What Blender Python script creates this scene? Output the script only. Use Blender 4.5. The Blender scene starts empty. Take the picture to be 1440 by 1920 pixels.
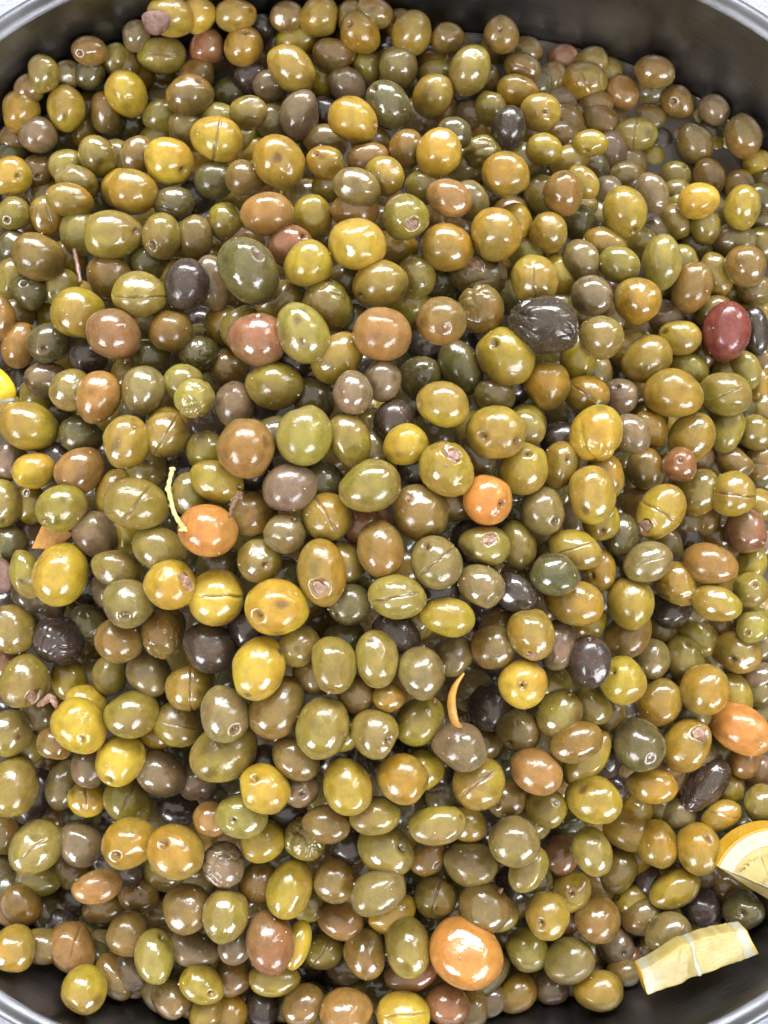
import bpy, math, random
import numpy as np
from mathutils import Vector, Matrix

R = math.radians
rng = np.random.default_rng(7)
random.seed(7)
S = bpy.context.scene
COL = S.collection

# ------------------------------------------------------------------ camera
TILT = R(3.0)
CAM = np.array([0.0, 0.0, 0.48])
FPX = 1400.0                                   # focal length in pixels of the 1440 x 1920 photograph
cd = bpy.data.cameras.new("camera")
cd.sensor_fit = 'VERTICAL'
cd.sensor_height = 36.0
cd.lens = 36.0 * FPX / 1920.0
cd.clip_start = 0.01
cd.clip_end = 50.0
cd.dof.use_dof = True
cd.dof.focus_distance = 0.34
cd.dof.aperture_fstop = 12.0
cam = bpy.data.objects.new("camera", cd)
COL.objects.link(cam)
cam.location = CAM
cam.rotation_euler = (TILT, 0, 0)
S.camera = cam
FW = np.array([0, math.sin(TILT), -math.cos(TILT)])
UP = np.array([0, math.cos(TILT), math.sin(TILT)])
RT = np.array([1.0, 0, 0])

# ------------------------------------------------------------------ world, lamps, exposure
W = bpy.data.worlds.new("World")
S.world = W
W.use_nodes = True
bgn = W.node_tree.nodes["Background"]
bgn.inputs[0].default_value = (0.86, 0.93, 1.0, 1)
bgn.inputs[1].default_value = 0.06


def area(name, loc, target, sx, sy, radiance, color):
    ld = bpy.data.lights.new(name, 'AREA')
    ld.shape = 'RECTANGLE'
    ld.size, ld.size_y = sx, sy
    ld.energy = radiance * math.pi * sx * sy
    ld.color = color
    o = bpy.data.objects.new(name, ld)
    COL.objects.link(o)
    o.location = loc
    o.rotation_euler = (Vector(target) - Vector(loc)).to_track_quat('-Z', 'Y').to_euler()
    return o


area("ceiling_panel", (0.0, 0.2, 2.3), (0, 0, 0.1), 5.4, 5.0, 0.78, (1.0, 0.965, 0.91))
area("ceiling_lamp", (0.0, 2.5, 1.75), (0, 0, 0.1), 3.2, 0.90, 17, (0.95, 0.98, 1.0))
area("ceiling_lamp", (2.1, 1.5, 1.75), (0, 0, 0.1), 0.28, 1.6, 12, (0.95, 0.98, 1.0))
area("ceiling_lamp", (-1.7, -1.9, 1.60), (0, 0, 0.1), 1.1, 1.2, 13, (0.96, 0.97, 1.0))
area("ceiling_lamp", (1.5, -2.1, 1.60), (0, 0, 0.1), 1.7, 0.80, 14, (0.96, 0.97, 1.0))

S.view_settings.view_transform = 'Standard'
S.view_settings.look = 'None'
S.view_settings.exposure = 0.50
S.view_settings.gamma = 1.0
S.cycles.max_bounces = 8
S.cycles.transparent_max_bounces = 12


# ------------------------------------------------------------------ helpers
def px_dir(px, py):
    """ray through a pixel of the photograph, one metre deep along the view axis"""
    return FW + (px - 720.0) / FPX * RT + (960.0 - py) / FPX * UP


def px_at_z(px, py, z):
    r = px_dir(px, py)
    return CAM + r * (z - CAM[2]) / r[2]


def mesh_obj(name, verts, faces, mat, parent=None, cols=None, smooth=True, loc=None, mat4=None):
    me = bpy.data.meshes.new(name)
    me.from_pydata([tuple(map(float, v)) for v in verts], [], [tuple(map(int, f)) for f in faces])
    me.materials.append(mat)
    if smooth:
        me.polygons.foreach_set("use_smooth", [True] * len(me.polygons))
    if cols is not None:
        ca = me.color_attributes.new("Col", 'FLOAT_COLOR', 'POINT')
        ca.data.foreach_set("color", np.asarray(cols, np.float32).ravel())
    me.update()
    o = bpy.data.objects.new(name, me)
    COL.objects.link(o)
    if parent is not None:
        o.parent = parent
    if loc is not None:
        o.location = loc
    if mat4 is not None:
        o.matrix_local = mat4
    return o


def quad_mesh(name, V, Q, mat, cols):
    """fast numpy mesh of quads"""
    me = bpy.data.meshes.new(name)
    nv, nf = len(V), len(Q)
    me.vertices.add(nv)
    me.vertices.foreach_set("co", V.astype(np.float32).ravel())
    me.loops.add(nf * 4)
    me.loops.foreach_set("vertex_index", Q.astype(np.int32).ravel())
    me.polygons.add(nf)
    me.polygons.foreach_set("loop_start", np.arange(0, nf * 4, 4, dtype=np.int32))
    me.polygons.foreach_set("loop_total", np.full(nf, 4, dtype=np.int32))
    me.polygons.foreach_set("use_smooth", np.ones(nf, dtype=bool))
    me.update(calc_edges=True)
    ca = me.color_attributes.new("Col", 'FLOAT_COLOR', 'POINT')
    ca.data.foreach_set("color", cols.astype(np.float32).ravel())
    me.materials.append(mat)
    return me


def tag(o, label, cat=None, group=None, kind=None):
    o["label"] = label
    if cat:
        o["category"] = cat
    if group:
        o["group"] = group
    if kind:
        o["kind"] = kind
    return o


def new_mat(name):
    m = bpy.data.materials.new(name)
    m.use_nodes = True
    nt = m.node_tree
    b = nt.nodes["Principled BSDF"]
    return m, nt, b


def noise(nt, scale, detail=3, rough=0.5, coord=None, dist=0.0):
    n = nt.nodes.new("ShaderNodeTexNoise")
    n.inputs["Scale"].default_value = scale
    n.inputs["Detail"].default_value = detail
    n.inputs["Roughness"].default_value = rough
    n.inputs["Distortion"].default_value = dist
    if coord is not None:
        nt.links.new(coord, n.inputs["Vector"])
    return n


def ramp(nt, src, stops):
    r = nt.nodes.new("ShaderNodeValToRGB")
    e = r.color_ramp.elements
    e[0].position, e[0].color = stops[0][0], stops[0][1]
    e[1].position, e[1].color = stops[-1][0], stops[-1][1]
    for p, c in stops[1:-1]:
        q = e.new(p)
        q.color = c
    nt.links.new(src, r.inputs[0])
    return r


def lin(r, g, b):
    return tuple(((c / 255.0) / 12.92 if c / 255.0 <= 0.04045 else ((c / 255.0 + 0.055) / 1.055) ** 2.4) for c in (r, g, b))


def grey(v):
    return (v, v, v, 1)


# ------------------------------------------------------------------ materials
def olive_material():
    m, nt, b = new_mat("olive_skin")
    tc = nt.nodes.new("ShaderNodeTexCoord")
    oi = nt.nodes.new("ShaderNodeObjectInfo")
    at = nt.nodes.new("ShaderNodeAttribute")
    at.attribute_name = "Col"
    off = nt.nodes.new("ShaderNodeVectorMath")
    off.operation = 'ADD'
    nt.links.new(tc.outputs["Object"], off.inputs[0])
    nt.links.new(oi.outputs["Location"], off.inputs[1])
    v = off.outputs[0]
    fine = noise(nt, 900, 3, 0.6, v)
    mid = noise(nt, 230, 3, 0.55, v, 0.6)
    # pale lenticels and tiny mottles in the skin
    hsv = nt.nodes.new("ShaderNodeHueSaturation")
    nt.links.new(at.outputs["Color"], hsv.inputs["Color"])
    r1 = ramp(nt, mid.outputs["Fac"], [(0.3, grey(0.88)), (0.7, grey(1.10))])
    nt.links.new(r1.outputs[0], hsv.inputs["Value"])
    vor = nt.nodes.new("ShaderNodeTexVoronoi")
    vor.inputs["Scale"].default_value = 620
    nt.links.new(v, vor.inputs["Vector"])
    r2 = ramp(nt, vor.outputs["Distance"], [(0.10, grey(0.32)), (0.24, grey(0))])
    mx = nt.nodes.new("ShaderNodeMix")
    mx.data_type = 'RGBA'
    nt.links.new(r2.outputs[0], mx.inputs[0])
    nt.links.new(hsv.outputs[0], mx.inputs[6])
    mx.inputs[7].default_value = (0.34, 0.29, 0.13, 1)
    nt.links.new(mx.outputs[2], b.inputs["Base Color"])
    rr = ramp(nt, mid.outputs["Fac"], [(0.35, grey(0.20)), (0.72, grey(0.42))])
    nt.links.new(rr.outputs[0], b.inputs["Roughness"])
    b.inputs["IOR"].default_value = 1.48
    b.inputs["Specular IOR Level"].default_value = 0.3
    b.inputs["Subsurface Weight"].default_value = 0.28
    b.inputs["Subsurface Radius"].default_value = (1.0, 0.55, 0.15)
    b.inputs["Subsurface Scale"].default_value = 0.0035
    cw = nt.nodes.new("ShaderNodeMapRange")
    cw.inputs[3].default_value = 0.45
    cw.inputs[4].default_value = 1.0
    nt.links.new(oi.outputs["Random"], cw.inputs[0])
    nt.links.new(cw.outputs[0], b.inputs["Coat Weight"])
    cr = ramp(nt, noise(nt, 75, 3, 0.55, v, 0.5).outputs["Fac"], [(0.38, grey(0.05)), (0.62, grey(0.20))])
    nt.links.new(cr.outputs[0], b.inputs["Coat Roughness"])
    b.inputs["Coat IOR"].default_value = 1.58
    big = noise(nt, 120, 2, 0.5, v, 0.4)
    bp0 = nt.nodes.new("ShaderNodeBump")
    bp0.inputs["Strength"].default_value = 0.40
    bp0.inputs["Distance"].default_value = 0.0012
    nt.links.new(big.outputs["Fac"], bp0.inputs["Height"])
    bp1 = nt.nodes.new("ShaderNodeBump")
    bp1.inputs["Strength"].default_value = 0.35
    bp1.inputs["Distance"].default_value = 0.0005
    nt.links.new(mid.outputs["Fac"], bp1.inputs["Height"])
    nt.links.new(bp0.outputs[0], bp1.inputs["Normal"])
    bp2 = nt.nodes.new("ShaderNodeBump")
    bp2.inputs["Strength"].default_value = 0.30
    bp2.inputs["Distance"].default_value = 0.00012
    nt.links.new(fine.outputs["Fac"], bp2.inputs["Height"])
    nt.links.new(bp1.outputs[0], bp2.inputs["Normal"])
    nt.links.new(bp2.outputs[0], b.inputs["Normal"])
    nt.links.new(bp1.outputs[0], b.inputs["Coat Normal"])
    return m


def flesh_material(name, c0, c1, rough=0.4, scale=500, bump=0.0006, coat=0.35):
    m, nt, b = new_mat(name)
    tc = nt.nodes.new("ShaderNodeTexCoord")
    n = noise(nt, scale, 4, 0.6, tc.outputs["Object"], 0.5)
    r = ramp(nt, n.outputs["Fac"], [(0.3, c0 + (1,)), (0.7, c1 + (1,))])
    nt.links.new(r.outputs[0], b.inputs["Base Color"])
    b.inputs["Roughness"].default_value = rough
    b.inputs["Subsurface Weight"].default_value = 0.15
    b.inputs["Subsurface Scale"].default_value = 0.002
    b.inputs["Coat Weight"].default_value = coat
    b.inputs["Coat Roughness"].default_value = 0.15
    bp = nt.nodes.new("ShaderNodeBump")
    bp.inputs["Strength"].default_value = 0.8
    bp.inputs["Distance"].default_value = bump
    nt.links.new(n.outputs["Fac"], bp.inputs["Height"])
    nt.links.new(bp.outputs[0], b.inputs["Normal"])
    return m


def steel_material(name="stainless_steel", k=1.0, ro=0.0):
    m, nt, b = new_mat(name)
    tc = nt.nodes.new("ShaderNodeTexCoord")
    mp = nt.nodes.new("ShaderNodeMapping")
    mp.inputs["Scale"].default_value = (1, 1, 9)
    nt.links.new(tc.outputs["Object"], mp.inputs["Vector"])
    n = noise(nt, 60, 5, 0.65, mp.outputs[0])
    n2 = noise(nt, 14, 4, 0.6, tc.outputs["Object"], 0.8)
    r = ramp(nt, n2.outputs["Fac"], [(0.3, (0.15 * k, 0.15 * k, 0.16 * k, 1)), (0.7, (0.27 * k, 0.27 * k, 0.29 * k, 1))])
    nt.links.new(r.outputs[0], b.inputs["Base Color"])
    b.inputs["Metallic"].default_value = 1.0
    rr = ramp(nt, n2.outputs["Fac"], [(0.3, grey(0.26 + ro)), (0.75, grey(0.42 + ro))])
    nt.links.new(rr.outputs[0], b.inputs["Roughness"])
    bp = nt.nodes.new("ShaderNodeBump")
    bp.inputs["Strength"].default_value = 0.4
    bp.inputs["Distance"].default_value = 0.0004
    nt.links.new(n.outputs["Fac"], bp.inputs["Height"])
    nt.links.new(bp.outputs[0], b.inputs["Normal"])
    return m


def counter_material():
    m, nt, b = new_mat("counter_top")
    tc = nt.nodes.new("ShaderNodeTexCoord")
    n = noise(nt, 130, 6, 0.65, tc.outputs["Object"], 2.5)
    r = ramp(nt, n.outputs["Fac"], [(0.42, (0.24, 0.25, 0.32, 1)), (0.5, (0.33, 0.345, 0.42, 1)), (0.58, (0.27, 0.285, 0.35, 1))])
    nt.links.new(r.outputs[0], b.inputs["Base Color"])
    b.inputs["Roughness"].default_value = 0.3
    bp = nt.nodes.new("ShaderNodeBump")
    bp.inputs["Strength"].default_value = 0.4
    bp.inputs["Distance"].default_value = 0.0006
    nt.links.new(n.outputs["Fac"], bp.inputs["Height"])
    nt.links.new(bp.outputs[0], b.inputs["Normal"])
    return m


def brine_material():
    m, nt, b = new_mat("brine")
    nt.nodes.remove(b)
    out = nt.nodes["Material Output"]
    tc = nt.nodes.new("ShaderNodeTexCoord")
    tr = nt.nodes.new("ShaderNodeBsdfTransparent")
    tr.inputs[0].default_value = (0.62, 0.55, 0.42, 1)
    df = nt.nodes.new("ShaderNodeBsdfDiffuse")
    n = noise(nt, 25, 4, 0.6, tc.outputs["Object"], 1.0)
    r = ramp(nt, n.outputs["Fac"], [(0.3, (0.125, 0.108, 0.088, 1)), (0.7, (0.18, 0.158, 0.13, 1))])
    nt.links.new(r.outputs[0], df.inputs[0])
    m1 = nt.nodes.new("ShaderNodeMixShader")
    m1.inputs[0].default_value = 0.66
    nt.links.new(tr.outputs[0], m1.inputs[1])
    nt.links.new(df.outputs[0], m1.inputs[2])
    gl = nt.nodes.new("ShaderNodeBsdfGlossy")
    gl.inputs["Roughness"].default_value = 0.06
    fr = nt.nodes.new("ShaderNodeFresnel")
    fr.inputs[0].default_value = 1.36
    m2 = nt.nodes.new("ShaderNodeMixShader")
    nt.links.new(fr.outputs[0], m2.inputs[0])
    nt.links.new(m1.outputs[0], m2.inputs[1])
    nt.links.new(gl.outputs[0], m2.inputs[2])
    n2 = noise(nt, 45, 3, 0.5, tc.outputs["Object"])
    bp = nt.nodes.new("ShaderNodeBump")
    bp.inputs["Strength"].default_value = 0.5
    bp.inputs["Distance"].default_value = 0.002
    nt.links.new(n2.outputs["Fac"], bp.inputs["Height"])
    nt.links.new(bp.outputs[0], gl.inputs["Normal"])
    nt.links.new(m2.outputs[0], out.inputs[0])
    return m


M_OLIVE = olive_material()
M_STEEL = steel_material()
M_RIM = steel_material("rim_steel", 0.62, 0.06)
M_COUNTER = counter_material()
M_BRINE = brine_material()
M_PIT = flesh_material("dark_pit", (0.016, 0.008, 0.004), (0.05, 0.024, 0.012), 0.85, 500, 0.0006, 0.0)
M_FLESH = flesh_material("torn_flesh", (0.15, 0.075, 0.045), (0.40, 0.24, 0.16), 0.45, 350, 0.0016)
M_CRUMB = flesh_material("crumb", (0.42, 0.30, 0.20), (0.62, 0.50, 0.34), 0.4, 900)
M_STUB = flesh_material("stem_stub", (0.20, 0.09, 0.045), (0.45, 0.27, 0.15), 0.55, 700)
M_TWIG = flesh_material("green_twig", (0.42, 0.36, 0.12), (0.62, 0.56, 0.24), 0.4, 500)
M_STICK = flesh_material("brown_stick", (0.13, 0.06, 0.04), (0.25, 0.13, 0.09), 0.4, 500)
M_DRY = flesh_material("dry_stalk", (0.07, 0.035, 0.015), (0.24, 0.13, 0.06), 0.6, 700)
M_ORANGE = flesh_material("orange_peel", (0.40, 0.18, 0.03), (0.55, 0.28, 0.05), 0.35, 500)
M_PEEL = flesh_material("lemon_peel", (0.50, 0.25, 0.02), (0.58, 0.35, 0.03), 0.3, 700, 0.0003)
M_YPEEL = flesh_material("yellow_lemon_peel", (0.66, 0.47, 0.02), (0.74, 0.56, 0.04), 0.35, 700, 0.0003, 0.2)
M_PITH = flesh_material("lemon_pith", (0.37, 0.355, 0.27), (0.42, 0.405, 0.32), 0.6, 500, 0.0002, 0.05)
M_PULP = flesh_material("lemon_pulp", (0.38, 0.29, 0.09), (0.46, 0.37, 0.15), 0.4, 120, 0.0004, 0.15)
def lemon_material():
    m, nt, b = new_mat("lemon_flesh")
    tc = nt.nodes.new("ShaderNodeTexCoord")
    at = nt.nodes.new("ShaderNodeAttribute")
    at.attribute_name = "Col"
    n = noise(nt, 260, 4, 0.6, tc.outputs["Object"], 0.8)
    r = ramp(nt, n.outputs["Fac"], [(0.3, grey(0.78)), (0.7, grey(1.0))])
    mx = nt.nodes.new("ShaderNodeMix")
    mx.data_type = 'RGBA'
    mx.blend_type = 'MULTIPLY'
    mx.inputs[0].default_value = 1.0
    nt.links.new(at.outputs["Color"], mx.inputs[6])
    nt.links.new(r.outputs[0], mx.inputs[7])
    nt.links.new(mx.outputs[2], b.inputs["Base Color"])
    b.inputs["Roughness"].default_value = 0.45
    b.inputs["Specular IOR Level"].default_value = 0.35
    b.inputs["Coat Weight"].default_value = 0.12
    b.inputs["Coat Roughness"].default_value = 0.12
    b.inputs["Subsurface Weight"].default_value = 0.5
    b.inputs["Subsurface Radius"].default_value = (1.0, 0.8, 0.3)
    b.inputs["Subsurface Scale"].default_value = 0.004
    bp = nt.nodes.new("ShaderNodeBump")
    bp.inputs["Strength"].default_value = 0.6
    bp.inputs["Distance"].default_value = 0.0008
    nt.links.new(n.outputs["Fac"], bp.inputs["Height"])
    nt.links.new(bp.outputs[0], b.inputs["Normal"])
    return m


M_LEMON = lemon_material()
M_PINK = flesh_material("pink_pit", (0.10, 0.05, 0.036), (0.21, 0.115, 0.085), 0.6, 260, 0.0016, 0.0)

# ------------------------------------------------------------------ pan, counter, brine
PCX, PCY = 0.0, 0.030
PN = 2.62


def outline(a, b, k, n=160):
    out = []
    for i in range(n):
        t = 2 * math.pi * i / n
        c, s = math.cos(t), math.sin(t)
        r = (abs(c) ** PN + abs(s) ** PN) ** (-1 / PN)
        # equal-angle superellipse
        out.append((PCX + (a + k) * c * r, PCY + (b + k) * s * r))
    return out


def loft(name, rings, mat, cap=False, parent=None):
    n = len(rings[0])
    V, F = [], []
    for rg in rings:
        V += rg
    for j in range(len(rings) - 1):
        for i in range(n):
            i2 = (i + 1) % n
            F.append((j * n + i, j * n + i2, (j + 1) * n + i2, (j + 1) * n + i))
    if cap:
        F.append(tuple(range((len(rings) - 1) * n, len(rings) * n)))
    return mesh_obj(name, V, F, mat, parent)


PA, PB = 0.281, 0.280
pan = bpy.data.objects.new("serving_pan", None)
COL.objects.link(pan)
tag(pan, "deep oval stainless steel pan filled with olives", "pan")
prof = [(0.0, 0.110), (-0.0010, 0.100), (-0.002, 0.060), (-0.007, 0.030), (-0.016, 0.012), (-0.032, 0.002), (-0.06, 0.0)]
rings = [[(x, y, z) for x, y in outline(PA, PB, k)] for k, z in prof]
loft("pan_wall", rings, M_STEEL, True, pan)
prof = [(0.0, 0.1101), (0.0012, 0.1128), (0.0038, 0.1142), (0.0068, 0.1138), (0.0088, 0.1118), (0.0092, 0.1085), (0.0080, 0.1062)]
rings = [[(x, y, z) for x, y in outline(PA, PB, k)] for k, z in prof]
loft("pan_rim", rings, M_RIM, False, pan)

# counter: one sheet with an opening for the pan, real thickness
op = outline(PA, PB, 0.0055)
outer = [(PCX + 4.0 * math.cos(2 * math.pi * i / 160), PCY + 4.0 * math.sin(2 * math.pi * i / 160)) for i in range(160)]
rings = [[(x, y, 0.06) for x, y in op], [(x, y, 0.104) for x, y in op], [(x, y, 0.104) for x, y in outer], [(x, y, 0.06) for x, y in outer]]
counter = loft("counter", rings, M_COUNTER)
for p in counter.data.polygons:
    p.use_smooth = False
tag(counter, "pale bluish white counter round the pan", kind="structure")

ZB = 0.053
# brine surface: fine grid so that it rises slightly where it meets the wall
bi = [[(x, y, z) for x, y in outline(PA, PB, k)] for k, z in ((-0.0035, ZB + 0.0022), (-0.0045, ZB + 0.0010), (-0.0065, ZB + 0.0002), (-0.010, ZB))]
brine = loft("brine", bi, M_BRINE, True)
tag(brine, "murky brownish brine lying under the olives", kind="structure")

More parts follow.
